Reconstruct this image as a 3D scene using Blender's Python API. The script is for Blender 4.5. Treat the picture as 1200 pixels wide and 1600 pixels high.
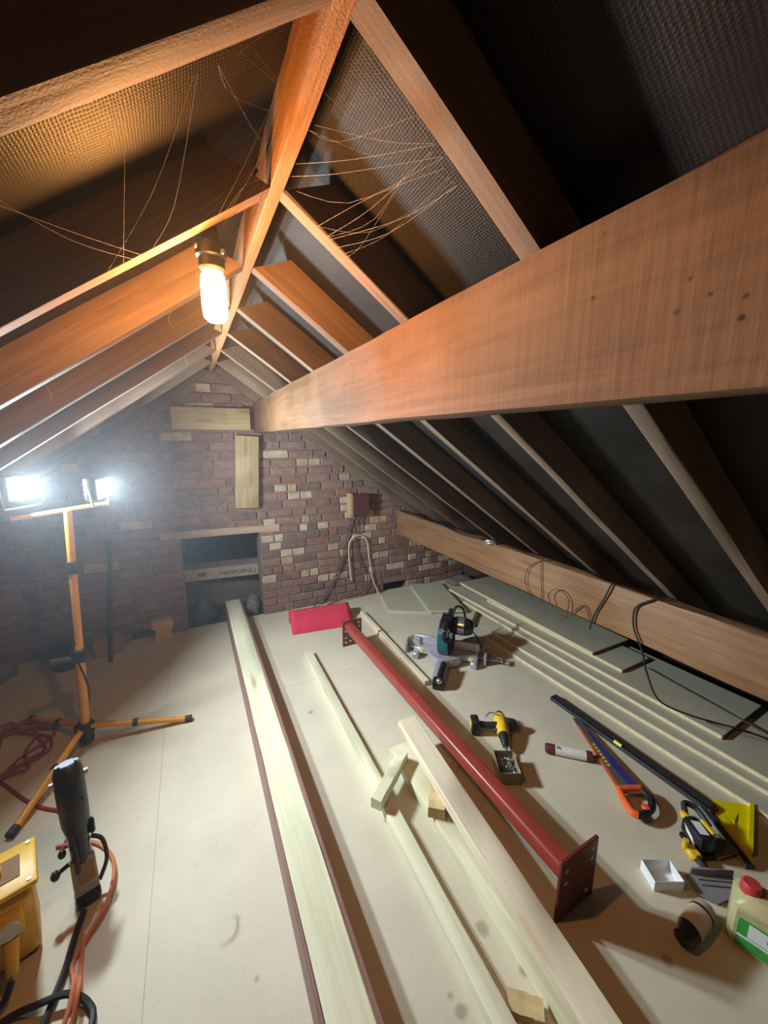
import bpy, bmesh, math, random
from mathutils import Vector, Matrix, Euler

for o in list(bpy.data.objects):
    bpy.data.objects.remove(o, do_unlink=True)
scene = bpy.context.scene
COL = scene.collection
R = math.radians
rnd = random.Random(7)

# ------------------------------------------------------------------ camera
cam_data = bpy.data.cameras.new('camera')
cam_data.sensor_fit = 'VERTICAL'
cam_data.sensor_height = 24.0
cam_data.sensor_width = 18.0
cam_data.lens = 9.0
cam_data.clip_start = 0.02
cam = bpy.data.objects.new('camera', cam_data)
COL.objects.link(cam)
fx, vx, vy = 600.0, 292.0 - 600.0, 685.0 - 800.0
Yc = Vector((vx, vy, fx)).normalized()
Zc = Yc.cross(Vector((1, 0, 0))).normalized()
if Zc.y > 0:
    Zc = -Zc
Xc = Yc.cross(Zc)
rot = Matrix(((Xc[0], -Xc[1], -Xc[2]), (Yc[0], -Yc[1], -Yc[2]), (Zc[0], -Zc[1], -Zc[2])))
cam.matrix_world = Matrix.Translation((0, 0, 1.6)) @ rot.to_4x4()
scene.camera = cam

# ------------------------------------------------------------------ world, exposure
w = bpy.data.worlds.new('world')
scene.world = w
w.use_nodes = True
w.node_tree.nodes['Background'].inputs[0].default_value = (0.02, 0.022, 0.03, 1)
w.node_tree.nodes['Background'].inputs[1].default_value = 0.05
scene.view_settings.view_transform = 'Standard'
scene.view_settings.look = 'None'
scene.view_settings.gamma = 1
scene.view_settings.use_curve_mapping = False
scene.view_settings.exposure = 0.0
cy = scene.cycles
cy.max_bounces = 6; cy.diffuse_bounces = 4; cy.glossy_bounces = 2; cy.transmission_bounces = 1; cy.transparent_max_bounces = 4; cy.volume_bounces = 0
BULB_STRENGTH = 500.0
FLOOD_W = (48.0, 44.0)
FLOOD_COL = (0.84, 0.985, 1.0)
HAZE = 0.016

# ------------------------------------------------------------------ helpers
class MB:
    def __init__(s):
        s.v = []; s.f = []
    def add(s, vs, fs, M=None):
        b = len(s.v)
        for p in vs:
            p = Vector(p)
            s.v.append(tuple(M @ p) if M is not None else tuple(p))
        for f in fs:
            s.f.append(tuple(i + b for i in f))
        return s
    def box(s, c, d, M=None):
        x, y, z = c; a, b, h = d[0] / 2, d[1] / 2, d[2] / 2
        vs = [(x - a, y - b, z - h), (x + a, y - b, z - h), (x + a, y + b, z - h), (x - a, y + b, z - h),
              (x - a, y - b, z + h), (x + a, y - b, z + h), (x + a, y + b, z + h), (x - a, y + b, z + h)]
        return s.add(vs, [(0, 3, 2, 1), (4, 5, 6, 7), (0, 1, 5, 4), (1, 2, 6, 5), (2, 3, 7, 6), (3, 0, 4, 7)], M)
    def rbox(s, c, d, r=0.01, seg=2, M=None):
        bm = bmesh.new(); bmesh.ops.create_cube(bm, size=1)
        for v in bm.verts:
            v.co = Vector((v.co.x * d[0] + c[0], v.co.y * d[1] + c[1], v.co.z * d[2] + c[2]))
        bmesh.ops.bevel(bm, geom=list(bm.edges), offset=min(r, min(d) * 0.48), segments=seg, affect='EDGES', profile=0.5)
        bm.verts.index_update()
        s.add([v.co.copy() for v in bm.verts], [tuple(v.index for v in f.verts) for f in bm.faces], M)
        bm.free(); return s
    def rings(s, rings, closed=True, caps=True, M=None):
        n = len(rings[0]); vs = [p for r in rings for p in r]; fs = []
        for i in range(len(rings) - 1):
            for j in range(n if closed else n - 1):
                k = (j + 1) % n
                fs.append((i * n + j, i * n + k, (i + 1) * n + k, (i + 1) * n + j))
        if caps and closed:
            fs.append(tuple(reversed(range(n)))); fs.append(tuple((len(rings) - 1) * n + j for j in range(n)))
        return s.add(vs, fs, M)
    def tube(s, pts, r, n=8, M=None):
        pts = [Vector(p) for p in pts]; rs = r if isinstance(r, (list, tuple)) else [r] * len(pts)
        up = None; rings = []
        for i, p in enumerate(pts):
            t = (pts[min(i + 1, len(pts) - 1)] - pts[max(i - 1, 0)])
            if t.length < 1e-9: t = Vector((0, 0, 1))
            t.normalize()
            if up is None:
                up = Vector((0, 0, 1)) if abs(t.z) < 0.9 else Vector((1, 0, 0))
            a = t.cross(up)
            if a.length < 1e-6: a = t.cross(Vector((0.3, 1, 0.2)))
            a.normalize(); b = a.cross(t).normalized(); up = b
            rings.append([p + (a * math.cos(2 * math.pi * k / n) + b * math.sin(2 * math.pi * k / n)) * rs[i] for k in range(n)])
        return s.rings(rings, M=M)
    def cyl(s, p0, p1, r0, r1=None, n=16, M=None):
        return s.tube([p0, p1], [r0, r0 if r1 is None else r1], n, M)
    def lathe(s, prof, n=20, M=None):
        return s.rings([[(r * math.cos(2 * math.pi * k / n), r * math.sin(2 * math.pi * k / n), z) for k in range(n)] for r, z in prof], M=M)
    def prism(s, poly, z0, z1, M=None):
        n = len(poly)
        vs = [(x, y, z0) for x, y in poly] + [(x, y, z1) for x, y in poly]
        fs = [tuple(reversed(range(n))), tuple(range(n, 2 * n))] + [(i, (i + 1) % n, n + (i + 1) % n, n + i) for i in range(n)]
        return s.add(vs, fs, M)
    def ball(s, c, r, n=12, M=None):
        rr = r if isinstance(r, (list, tuple)) else (r, r, r)
        m = n // 2; rings = []
        for i in range(m + 1):
            t = -math.pi / 2 + math.pi * i / m; q = max(math.cos(t), 0.02)
            rings.append([(c[0] + rr[0] * q * math.cos(2 * math.pi * k / n), c[1] + rr[1] * q * math.sin(2 * math.pi * k / n), c[2] + rr[2] * math.sin(t)) for k in range(n)])
        return s.rings(rings, M=M)
    def torus(s, c, R0, r, a0=0, a1=2 * math.pi, n=20, m=8, M=None):
        return s.tube([(c[0] + R0 * math.cos(a0 + (a1 - a0) * i / n), c[1] + R0 * math.sin(a0 + (a1 - a0) * i / n), c[2]) for i in range(n + 1)], r, m, M)
    def mesh(s, name, mat, smooth=True, fix=True):
        me = bpy.data.meshes.new(name); me.from_pydata(s.v, [], s.f)
        if fix:
            bm = bmesh.new(); bm.from_mesh(me); bmesh.ops.recalc_face_normals(bm, faces=bm.faces)
            if smooth:
                for f in bm.faces: f.smooth = True
                for e in bm.edges:
                    if len(e.link_faces) == 2 and e.calc_face_angle(0) > R(38): e.smooth = False
            bm.to_mesh(me); bm.free()
        if mat is not None: me.materials.append(mat)
        me.update(); return me

def link(name, data, parent=None, loc=(0, 0, 0), rotn=(0, 0, 0)):
    o = bpy.data.objects.new(name, data); COL.objects.link(o)
    o.location = loc; o.rotation_euler = rotn
    if parent is not None: o.parent = parent
    return o
def obj(name, mb, mat, parent=None, loc=(0, 0, 0), rotn=(0, 0, 0), smooth=True):
    return link(name, mb.mesh(name, mat, smooth), parent, loc, rotn)
def tag(o, label, cat, group=None, kind=None):
    o['label'] = label
    if cat: o['category'] = cat
    if group: o['group'] = group
    if kind: o['kind'] = kind
    return o
def thing(name, label, cat, loc=(0, 0, 0), rotn=(0, 0, 0), group=None):
    return tag(link(name, None, None, loc, rotn), label, cat, group)
def spline(pts, k=6):
    P = [Vector(p) for p in pts]; out = []
    for i in range(len(P) - 1):
        p0, p1, p2, p3 = P[max(i - 1, 0)], P[i], P[i + 1], P[min(i + 2, len(P) - 1)]
        for j in range(k):
            t = j / k
            out.append(0.5 * ((2 * p1) + (p2 - p0) * t + (2 * p0 - 5 * p1 + 4 * p2 - p3) * t * t + (3 * p1 - p0 - 3 * p2 + p3) * t ** 3))
    out.append(P[-1]); return out
def cable(name, pts, r, mat, label, cat='cable', group=None, parent=None, k=6):
    o = obj(name, MB().tube(spline(pts, k), r, 7), mat, parent)
    if parent is None: tag(o, label, cat, group)
    return o

# ------------------------------------------------------------------ materials
def nodes_of(name):
    m = bpy.data.materials.new(name); m.use_nodes = True
    nt = m.node_tree; return m, nt, nt.nodes['Principled BSDF']
def ramp(nt, fac, stops):
    r = nt.nodes.new('ShaderNodeValToRGB'); e = r.color_ramp.elements
    while len(e) < len(stops): e.new(0.5)
    for i, (p, c) in enumerate(stops):
        e[i].position = p; e[i].color = (*c, 1) if len(c) == 3 else c
    nt.links.new(fac, r.inputs[0]); return r.outputs[0]
def noise(nt, vec, scale, detail=4, rough=0.55, dist=0.0):
    n = nt.nodes.new('ShaderNodeTexNoise'); n.inputs['Scale'].default_value = scale; n.inputs['Detail'].default_value = detail
    n.inputs['Roughness'].default_value = rough; n.inputs['Distortion'].default_value = dist
    nt.links.new(vec, n.inputs['Vector']); return n.outputs['Fac']
def mapping(nt, src, scale=(1, 1, 1), loc=(0, 0, 0)):
    m = nt.nodes.new('ShaderNodeMapping'); m.inputs['Scale'].default_value = scale; m.inputs['Location'].default_value = loc
    nt.links.new(src, m.inputs['Vector']); return m.outputs[0]
def coords(nt, kind='Object'):
    t = nt.nodes.new('ShaderNodeTexCoord'); return t.outputs[kind]
def mixc(nt, fac, a, b, mode='MIX'):
    m = nt.nodes.new('ShaderNodeMix'); m.data_type = 'RGBA'; m.blend_type = mode
    for sock, v in ((m.inputs['Factor'], fac), (m.inputs['A'], a), (m.inputs['B'], b)) if False else ((m.inputs[0], fac), (m.inputs[6], a), (m.inputs[7], b)):
        if hasattr(v, 'links') or hasattr(v, 'is_linked'): nt.links.new(v, sock)
        elif isinstance(v, (int, float)): sock.default_value = v
        else: sock.default_value = (*v, 1)
    return m.outputs[2]
def bump(nt, bsdf, h, strength=0.3, dist=0.01):
    b = nt.nodes.new('ShaderNodeBump'); b.inputs['Strength'].default_value = strength; b.inputs['Distance'].default_value = dist
    nt.links.new(h, b.inputs['Height']); nt.links.new(b.outputs[0], bsdf.inputs['Normal'])
def rand_offset(nt, vec):
    oi = nt.nodes.new('ShaderNodeObjectInfo'); m = nt.nodes.new('ShaderNodeMath'); m.operation = 'MULTIPLY'; m.inputs[1].default_value = 37.0
    nt.links.new(oi.outputs['Random'], m.inputs[0])
    a = nt.nodes.new('ShaderNodeVectorMath'); a.operation = 'ADD'
    nt.links.new(vec, a.inputs[0]); nt.links.new(m.outputs[0], a.inputs[1]); return a.outputs[0]
def plain(name, c, rough=0.5, metal=0.0, var=0.12, scale=30, bmp=0.05, spec=0.5):
    m, nt, b = nodes_of(name)
    n = noise(nt, coords(nt), scale, 3)
    lo = tuple(max(0, x * (1 - var)) for x in c); hi = tuple(min(1, x * (1 + var)) for x in c)
    nt.links.new(ramp(nt, n, [(0.3, lo), (0.7, hi)]), b.inputs['Base Color'])
    b.inputs['Roughness'].default_value = rough; b.inputs['Metallic'].default_value = metal
    b.inputs['Specular IOR Level'].default_value = spec
    if bmp: bump(nt, b, n, bmp, 0.003)
    return m
def wood(name, dark, light, knots=None, rough=0.6, gscale=1.0, bmp=0.25, spots=None, fuzz=0.0, saw=None):
    # grain runs along the board's own X
    m, nt, b = nodes_of(name)
    v = rand_offset(nt, coords(nt))
    g = noise(nt, mapping(nt, v, (1.6 * gscale, 42 * gscale, 42 * gscale)), 1.0, 5, 0.6, 1.2)
    col = ramp(nt, g, [(0.28, dark), (0.72, light)])
    big = noise(nt, mapping(nt, v, (2.2, 7, 7)), 1.0, 3)
    col = mixc(nt, ramp(nt, big, [(0.4, (0, 0, 0)), (0.75, (0.45, 0.45, 0.45))]), col, tuple(x * 0.62 for x in dark))
    if saw:
        sw = noise(nt, mapping(nt, v, (70, 6, 6)), 1.0, 3)
        col = mixc(nt, ramp(nt, sw, [(0.5, (0, 0, 0)), (0.8, (0.2, 0.2, 0.2))]), col, saw)
        bl = noise(nt, mapping(nt, v, (2.6, 5, 5), (3, 1, 7)), 1.0, 4)
        col = mixc(nt, ramp(nt, bl, [(0.48, (0, 0, 0)), (0.7, (0.6, 0.6, 0.6))]), col, tuple(x * 1.15 for x in light))
    if knots:
        vo = nt.nodes.new('ShaderNodeTexVoronoi'); vo.inputs['Scale'].default_value = 1.0
        nt.links.new(mapping(nt, v, (2.2, 11, 11)), vo.inputs['Vector'])
        col = mixc(nt, ramp(nt, vo.outputs['Distance'], [(0.04, (0.8, 0.8, 0.8)), (0.24, (0.0, 0.0, 0.0))]), col, knots)
    if spots:
        vo = nt.nodes.new('ShaderNodeTexVoronoi'); vo.inputs['Scale'].default_value = 30
        nt.links.new(v, vo.inputs['Vector'])
        patch = noise(nt, v, 3.0, 2)
        sp = ramp(nt, vo.outputs['Distance'], [(0.06, (1, 1, 1)), (0.13, (0, 0, 0))])
        pm = ramp(nt, patch, [(0.43, (0, 0, 0)), (0.52, (1, 1, 1))])
        f = mixc(nt, 1.0, sp, pm, 'MULTIPLY')
        col = mixc(nt, f, col, spots)
    nt.links.new(col, b.inputs['Base Color']); b.inputs['Roughness'].default_value = rough
    b.inputs['Specular IOR Level'].default_value = 0.3
    h = sw if saw else g
    if fuzz:
        fz = noise(nt, v, 320, 2)
        mm = nt.nodes.new('ShaderNodeMath'); mm.operation = 'MULTIPLY_ADD'; mm.inputs[1].default_value = fuzz
        nt.links.new(fz, mm.inputs[0]); nt.links.new(h, mm.inputs[2]); h = mm.outputs[0]
    bump(nt, b, h, bmp, 0.006); return m

M = {}
M['purlin'] = wood('sawn_purlin_wood', (0.10, 0.048, 0.023), (0.19, 0.096, 0.047), rough=0.7, bmp=0.2, gscale=0.8, spots=(0.022, 0.010, 0.006), fuzz=0.15, saw=(0.20, 0.115, 0.066))
M['rafter'] = wood('sawn_rafter_wood', (0.115, 0.073, 0.050), (0.22, 0.142, 0.097), rough=0.75, bmp=0.22, fuzz=0.6)
M['ridge'] = wood('ridge_wood', (0.24, 0.11, 0.05), (0.40, 0.20, 0.09), rough=0.7, bmp=0.5, fuzz=0.5)
M['eaves'] = wood('eaves_purlin_wood', (0.19, 0.095, 0.045), (0.32, 0.175, 0.09), knots=(0.18, 0.08, 0.03), rough=0.6, bmp=0.3)
M['treated'] = wood('treated_green_timber', (0.66, 0.63, 0.42), (0.84, 0.82, 0.66), knots=(0.42, 0.30, 0.11), rough=0.55, bmp=0.15, gscale=0.6)
M['pale'] = wood('planed_pale_timber', (0.74, 0.62, 0.46), (0.86, 0.77, 0.63), knots=(0.55, 0.34, 0.17), rough=0.5, bmp=0.1, gscale=0.6)
M['ply'] = wood('pale_board_wood', (0.36, 0.255, 0.135), (0.50, 0.38, 0.22), knots=(0.22, 0.13, 0.055), rough=0.6, bmp=0.15)
M['offcut'] = wood('offcut_wood', (0.56, 0.40, 0.20), (0.72, 0.56, 0.33), rough=0.6, bmp=0.15)

def chipboard(name, base, stains=False):
    m, nt, b = nodes_of(name)
    g = nt.nodes.new('ShaderNodeNewGeometry'); pos = g.outputs['Position']
    n1 = noise(nt, pos, 3.0, 5); n2 = noise(nt, pos, 260, 2); n3 = noise(nt, pos, 22, 4)
    c = ramp(nt, n1, [(0.3, tuple(x * 0.86 for x in base)), (0.7, tuple(min(1, x * 1.06) for x in base))])
    c = mixc(nt, 0.25, c, ramp(nt, n2, [(0.3, tuple(x * 0.6 for x in base)), (0.7, tuple(min(1, x * 1.25) for x in base))]))
    c = mixc(nt, ramp(nt, n3, [(0.62, (0, 0, 0)), (0.78, (0.3, 0.3, 0.3))]), c, tuple(x * 0.6 for x in base))
    if stains:
        wob = noise(nt, pos, 14, 3)
        def dist(cx, cy):
            d = nt.nodes.new('ShaderNodeVectorMath'); d.operation = 'DISTANCE'; d.inputs[1].default_value = (cx, cy, 0)
            nt.links.new(pos, d.inputs[0])
            a = nt.nodes.new('ShaderNodeMath'); a.operation = 'MULTIPLY_ADD'; a.inputs[1].default_value = 0.03; nt.links.new(wob, a.inputs[0]); nt.links.new(d.outputs['Value'], a.inputs[2])
            return a.outputs[0]
        for cx, cy, r0, r1 in ((-0.02, 1.12, 0.045, 0.058),):
            ring = ramp(nt, dist(cx, cy), [(r0, (0, 0, 0)), ((r0 + r1) / 2, (0.75, 0.75, 0.75)), (r1, (0.4, 0.4, 0.4)), (r1 + 0.008, (0, 0, 0))])
            arc = ramp(nt, noise(nt, pos, 7, 2), [(0.44, (0, 0, 0)), (0.56, (1, 1, 1))])
            c = mixc(nt, mixc(nt, 1.0, ring, arc, 'MULTIPLY'), c, (0.30, 0.2, 0.10))
        for cx, cy, r0 in ((0.56, 0.62, 0.03), (0.74, 0.74, 0.035), (0.55, 0.66, 0.022), (0.52, 2.0, 0.03), (0.05, 0.95, 0.022), (1.2, 0.42, 0.03), (0.78, 0.6, 0.03)):
            c = mixc(nt, ramp(nt, dist(cx, cy), [(r0 * 0.8, (0.55, 0.55, 0.55)), (r0 + 0.006, (0, 0, 0))]), c, (0.22, 0.16, 0.10))
    nt.links.new(c, b.inputs['Base Color']); b.inputs['Roughness'].default_value = 0.55; b.inputs['Specular IOR Level'].default_value = 0.35
    bump(nt, b, n2, 0.12, 0.002); return m
M['floor'] = chipboard('flooring_chipboard', (0.67, 0.61, 0.495), True)
M['sheet'] = chipboard('moisture_resistant_chipboard', (0.55, 0.52, 0.42))
M['sheet_edge'] = plain('raw_chipboard_edge', (0.72, 0.62, 0.42), 0.8, var=0.25, scale=150, bmp=0.3)
M['subfloor'] = plain('subfloor', (0.10, 0.06, 0.035), 0.9)

def felt():
    m, nt, b = nodes_of('woven_roofing_felt')
    v = coords(nt)
    n1 = noise(nt, v, 5, 4)
    nt.links.new(ramp(nt, n1, [(0.3, (0.012, 0.0095, 0.009)), (0.7, (0.024, 0.02, 0.019))]), b.inputs['Base Color'])
    wv = nt.nodes.new('ShaderNodeTexWave'); wv.inputs['Scale'].default_value = 60; wv.inputs['Distortion'].default_value = 2.0; wv.inputs['Detail'].default_value = 2; wv.bands_direction = 'X'
    nt.links.new(v, wv.inputs['Vector'])
    wy = nt.nodes.new('ShaderNodeTexWave'); wy.inputs['Scale'].default_value = 48; wy.inputs['Distortion'].default_value = 2.5; wy.inputs['Detail'].default_value = 2; wy.bands_direction = 'Y'
    nt.links.new(v, wy.inputs['Vector'])
    n2 = noise(nt, v, 120, 3)
    a = nt.nodes.new('ShaderNodeMath'); a.operation = 'MULTIPLY'; nt.links.new(wv.outputs['Fac'], a.inputs[0]); nt.links.new(wy.outputs['Fac'], a.inputs[1])
    s = nt.nodes.new('ShaderNodeMath'); s.operation = 'MULTIPLY_ADD'; s.inputs[1].default_value = 0.9; nt.links.new(n2, s.inputs[0]); nt.links.new(a.outputs[0], s.inputs[2])
    b.inputs['Roughness'].default_value = 0.55; b.inputs['Specular IOR Level'].default_value = 0.14
    pm_ = nt.nodes.new('ShaderNodeMath'); pm_.operation = 'MULTIPLY'
    nt.links.new(ramp(nt, noise(nt, v, 1.7, 2), [(0.40, (0.12, 0.12, 0.12)), (0.62, (1, 1, 1))]), pm_.inputs[0]); nt.links.new(s.outputs[0], pm_.inputs[1])
    bump(nt, b, pm_.outputs[0], 0.4, 0.0035); return m
M['felt'] = felt()

def brick_mat(name, c, chalk=0.35):
    m, nt, b = nodes_of(name)
    v = rand_offset(nt, coords(nt))
    n1 = noise(nt, v, 14, 5); n2 = noise(nt, v, 60, 4)
    col = ramp(nt, n1, [(0.25, tuple(x * 0.6 for x in c)), (0.6, c), (0.85, tuple(min(1, x * 1.25) for x in c))])
    col = mixc(nt, ramp(nt, n2, [(0.52, (0, 0, 0)), (0.75, (chalk, chalk, chalk))]), col, (0.42, 0.31, 0.26))
    nt.links.new(col, b.inputs['Base Color']); b.inputs['Roughness'].default_value = 0.9; b.inputs['Specular IOR Level'].default_value = 0.2
    bump(nt, b, n2, 0.6, 0.006); return m
BR = {'red': brick_mat('brick_dusty_red', (0.275, 0.142, 0.115)), 'brown': brick_mat('brick_brown', (0.25, 0.15, 0.122)),
      'mauve': brick_mat('brick_mauve', (0.29, 0.175, 0.152)), 'dark': brick_mat('brick_dark', (0.20, 0.13, 0.11), 0.2),
      'pale': brick_mat('brick_limewashed', (0.54, 0.43, 0.33), 0.5), 'buff': brick_mat('brick_buff', (0.46, 0.33, 0.22), 0.4)}
M['mortar'] = plain('mortar', (0.235, 0.162, 0.135), 0.95, var=0.3, scale=60, bmp=0.5)
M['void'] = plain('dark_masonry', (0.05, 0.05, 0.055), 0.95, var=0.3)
M['primer'] = plain('red_oxide_primer', (0.30, 0.048, 0.036), 0.3, var=0.12, scale=14, bmp=0.04)
M['steel_plate'] = plain('primed_plate', (0.15, 0.027, 0.022), 0.42, var=0.2, scale=20)
M['flitch'] = plain('flitch_primer', (0.27, 0.13, 0.125), 0.45, var=0.15, scale=12)
M['hole'] = plain('bright_bolt_hole', (0.75, 0.72, 0.70), 0.5)
M['black'] = plain('black_plastic', (0.018, 0.018, 0.022), 0.4, var=0.2)
M['gloss'] = plain('glossy_black', (0.012, 0.012, 0.015), 0.14, var=0.2, bmp=0)
M['grip'] = plain('dark_grey_rubber', (0.035, 0.036, 0.045), 0.6, var=0.2)
M['rubber'] = plain('black_cable_rubber', (0.022, 0.022, 0.026), 0.5, var=0.2, bmp=0)
M['orange_cable'] = plain('orange_cable_rubber', (0.62, 0.19, 0.09), 0.5, bmp=0)
M['red_cable'] = plain('red_cable_rubber', (0.33, 0.03, 0.035), 0.5, bmp=0)
M['white_cable'] = plain('white_cable_sheath', (0.66, 0.6, 0.54), 0.5, bmp=0)
M['brown_cable'] = plain('brown_cable_sheath', (0.085, 0.045, 0.035), 0.6, bmp=0)
M['yellow'] = plain('yellow_paint', (0.78, 0.46, 0.03), 0.42, var=0.1)
M['tripod'] = plain('tripod_yellow', (0.80, 0.36, 0.045), 0.4, var=0.12)
M['toolyellow'] = plain('tool_yellow', (0.80, 0.52, 0.03), 0.45, var=0.08)
M['squareyellow'] = plain('square_yellow', (0.74, 0.62, 0.0), 0.45, var=0.1)
M['brightsticker'] = plain('bright_yellow_sticker', (0.85, 0.8, 0.08), 0.5)
M['foam'] = plain('yellow_foam', (0.66, 0.46, 0.09), 0.9, var=0.2, bmp=0.5)
M['alu'] = plain('cast_aluminium', (0.46, 0.45, 0.52), 0.45, metal=0.35, var=0.1)
M['chrome'] = plain('bright_steel', (0.62, 0.66, 0.72), 0.22, metal=0.9, var=0.05, bmp=0)
M['steel'] = plain('dull_steel', (0.42, 0.43, 0.45), 0.35, metal=0.8, var=0.1)
M['bluecap'] = plain('pale_blue_plate', (0.50, 0.60, 0.72), 0.35, metal=0.3, var=0.05)
M['teal'] = plain('teal_guard', (0.012, 0.11, 0.16), 0.25, var=0.15, bmp=0)
M['toolbeige'] = plain('grey_beige_casting', (0.36, 0.31, 0.26), 0.5, var=0.2)
M['redcloth'] = plain('red_mat', (0.62, 0.03, 0.07), 0.75, var=0.12, scale=60, bmp=0.2)
M['card'] = plain('pale_cardboard', (0.50, 0.44, 0.37), 0.8)
M['ink'] = plain('black_print', (0.02, 0.02, 0.025), 0.8, bmp=0)
M['white'] = plain('white_card', (0.80, 0.82, 0.86), 0.6, var=0.03)
M['whitelabel'] = plain('white_label', (0.74, 0.73, 0.74), 0.5, var=0.06)
M['maroon'] = plain('maroon_paint', (0.10, 0.02, 0.022), 0.6, var=0.2)
M['bluesaw'] = plain('blue_print', (0.05, 0.04, 0.22), 0.35, var=0.15, bmp=0)
M['orange'] = plain('orange_plastic', (0.85, 0.12, 0.03), 0.4, var=0.08)
M['canplastic'] = plain('cloudy_yellow_plastic', (0.50, 0.46, 0.25), 0.4, var=0.06)
M['green'] = plain('green_label', (0.05, 0.35, 0.07), 0.5, var=0.1, bmp=0)
M['redcap'] = plain('red_cap', (0.50, 0.05, 0.05), 0.45)
M['cream'] = plain('cream_label', (0.62, 0.52, 0.40), 0.5, var=0.06)
M['smoky'] = plain('smoky_plastic', (0.30, 0.25, 0.17), 0.3)
M['amber'] = plain('dark_amber_recess', (0.22, 0.11, 0.02), 0.6)  # darker brownish yellow for the handle recess
M['greyplastic'] = plain('grey_plastic', (0.24, 0.24, 0.28), 0.5)
M['sack'] = plain('dusty_sack', (0.17, 0.15, 0.135), 0.9, var=0.35, scale=25, bmp=0.8)
M['bag'] = plain('dark_green_bag', (0.045, 0.06, 0.06), 0.55, var=0.4, scale=18, bmp=0.8)
M['cardboard'] = plain('brown_cardboard', (0.34, 0.21, 0.11), 0.8)
M['foil'] = plain('crumpled_foil', (0.8, 0.8, 0.82), 0.25, metal=0.8, scale=90, bmp=0.9)
M['web'] = plain('cobweb_thread', (0.48, 0.38, 0.28), 0.9, bmp=0)
def emit(name, c, s):
    m, nt, b = nodes_of(name)
    b.inputs['Base Color'].default_value = (*c, 1); b.inputs['Emission Color'].default_value = (*c, 1); b.inputs['Emission Strength'].default_value = s
    return m
M['bulb'] = emit('glowing_bulb_glass', (1.0, 0.43, 0.11), BULB_STRENGTH)
M['flood'] = emit('glowing_flood_lens', (0.9, 0.95, 1.0), 9.0); M['flood'].cycles.emission_sampling = 'NONE'

# ------------------------------------------------------------------ roof geometry
SL = 0.70; ANG = math.atan(SL); CA, SA = math.cos(ANG), math.sin(ANG)
RXR, RXL, RZ = 0.219, 0.193, 2.097       # ridge board: right face, left face, underside
WY = 3.44                                # brick face
BACK = -4.5
RD, RW = 0.10, 0.041                      # rafter depth, width
def zr(x): return RZ - SL * (x - RXR)    # rafter underside, right slope
def zl(x): return RZ - SL * (RXL - x)    # left slope
FELT = RD / CA

# floor
fl = obj('floor', MB().box((0.05, (WY + BACK) / 2, -0.06), (6.2, WY - BACK + 0.04, 0.06)), M['subfloor'])
tag(fl, 'chipboard loft floor of long sheets', None, kind='structure')
xs = [-3.0, -2.65, -2.05, -1.45, -0.85, -0.25, 0.35, 0.95, 1.55, 2.15, 2.75]
for i in range(len(xs) - 1):
    off = [0.0, 1.1, 0.4, 1.6][i % 4]
    y = BACK - off
    while y < WY + 0.02:
        y0, y1 = max(y, BACK), min(y + 2.4, WY + 0.03)
        if y1 - y0 > 0.05:
            dz = rnd.uniform(-0.0008, 0.0008)
            mb = MB().rbox(((xs[i] + xs[i + 1]) / 2, (y0 + y1) / 2, -0.015), (xs[i + 1] - xs[i] - 0.0006, y1 - y0 - 0.0006, 0.03), 0.0004, 1)
            obj('floor_sheet', mb, M['floor'], fl, (0, 0, dz), smooth=False)
        y += 2.4

# roof underlay
def slope_sheet(name, side, label):
    mb = MB()
    n = 3.75
    # local X runs down the slope, local Y along the ridge
    nx, ny = 24, 84; L = 3.75; Y0, Y1 = BACK - 0.1, WY + 0.25
    vs = []; fs = []
    for i in range(nx + 1):
        for j in range(ny + 1):
            yy = Y0 + (Y1 - Y0) * j / ny
            ph = ((yy - 0.505) / 0.405) % 1.0
            sag = -0.012 * math.sin(math.pi * ph) ** 2
            vs.append((L * i / nx - 0.1, yy, sag + rnd.uniform(-0.002, 0.002)))
    for i in range(nx):
        for j in range(ny):
            a = i * (ny + 1) + j
            fs.append((a, a + ny + 1, a + ny + 2, a + 1))
    nv = len(vs)
    vs += [(x, y, z + 0.012) for x, y, z in vs]
    fs += [tuple(reversed([k + nv for k in f])) for f in fs]
    mb.add(vs, fs)
    x0 = RXR if side > 0 else RXL
    o = obj(name, mb, M['felt'], None, (x0, 0, RZ + FELT + 0.001), (0, ANG, 0) if side > 0 else (0, ANG, math.pi))
    if side < 0:
        o.location.y = 0; o.rotation_euler = (0, 0, 0)
        o.matrix_world = Matrix.Translation((x0, 0, RZ + FELT + 0.001)) @ Matrix.Scale(-1, 4, (1, 0, 0)) @ Matrix.Rotation(ANG, 4, 'Y')
    tag(o, label, None, kind='structure'); return o
slope_sheet('ceiling_right', 1, 'black woven roofing felt above the right slope rafters')
slope_sheet('ceiling_left', -1, 'black woven roofing felt above the left slope rafters')

# rafters
def rough_board(L, Wd, H, seg=14, wob=0.002, seed=0):
    rr = random.Random(seed); mb = MB(); rings = []
    c = min(Wd, H) * 0.05
    prof = [(-Wd / 2 + c, -H / 2), (Wd / 2 - c, -H / 2), (Wd / 2, -H / 2 + c), (Wd / 2, H / 2 - c), (Wd / 2 - c, H / 2), (-Wd / 2 + c, H / 2), (-Wd / 2, H / 2 - c), (-Wd / 2, -H / 2 + c)]
    off = [(rr.uniform(-1, 1), rr.uniform(-1, 1)) for _ in prof]
    for i in range(seg + 1):
        x = L * i / seg
        ring = []
        for (y, z), o in zip(prof, off):
            ring.append((x, y + wob * rr.uniform(-1, 1), z + wob * rr.uniform(-1, 1)))
        rings.append(ring)
    return mb.rings(rings)
RYS = [0.505 + 0.405 * k for k in range(-2, 8)]
ORD = ['first', 'second', 'third', 'fourth', 'fifth', 'sixth', 'seventh', 'eighth']
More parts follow.
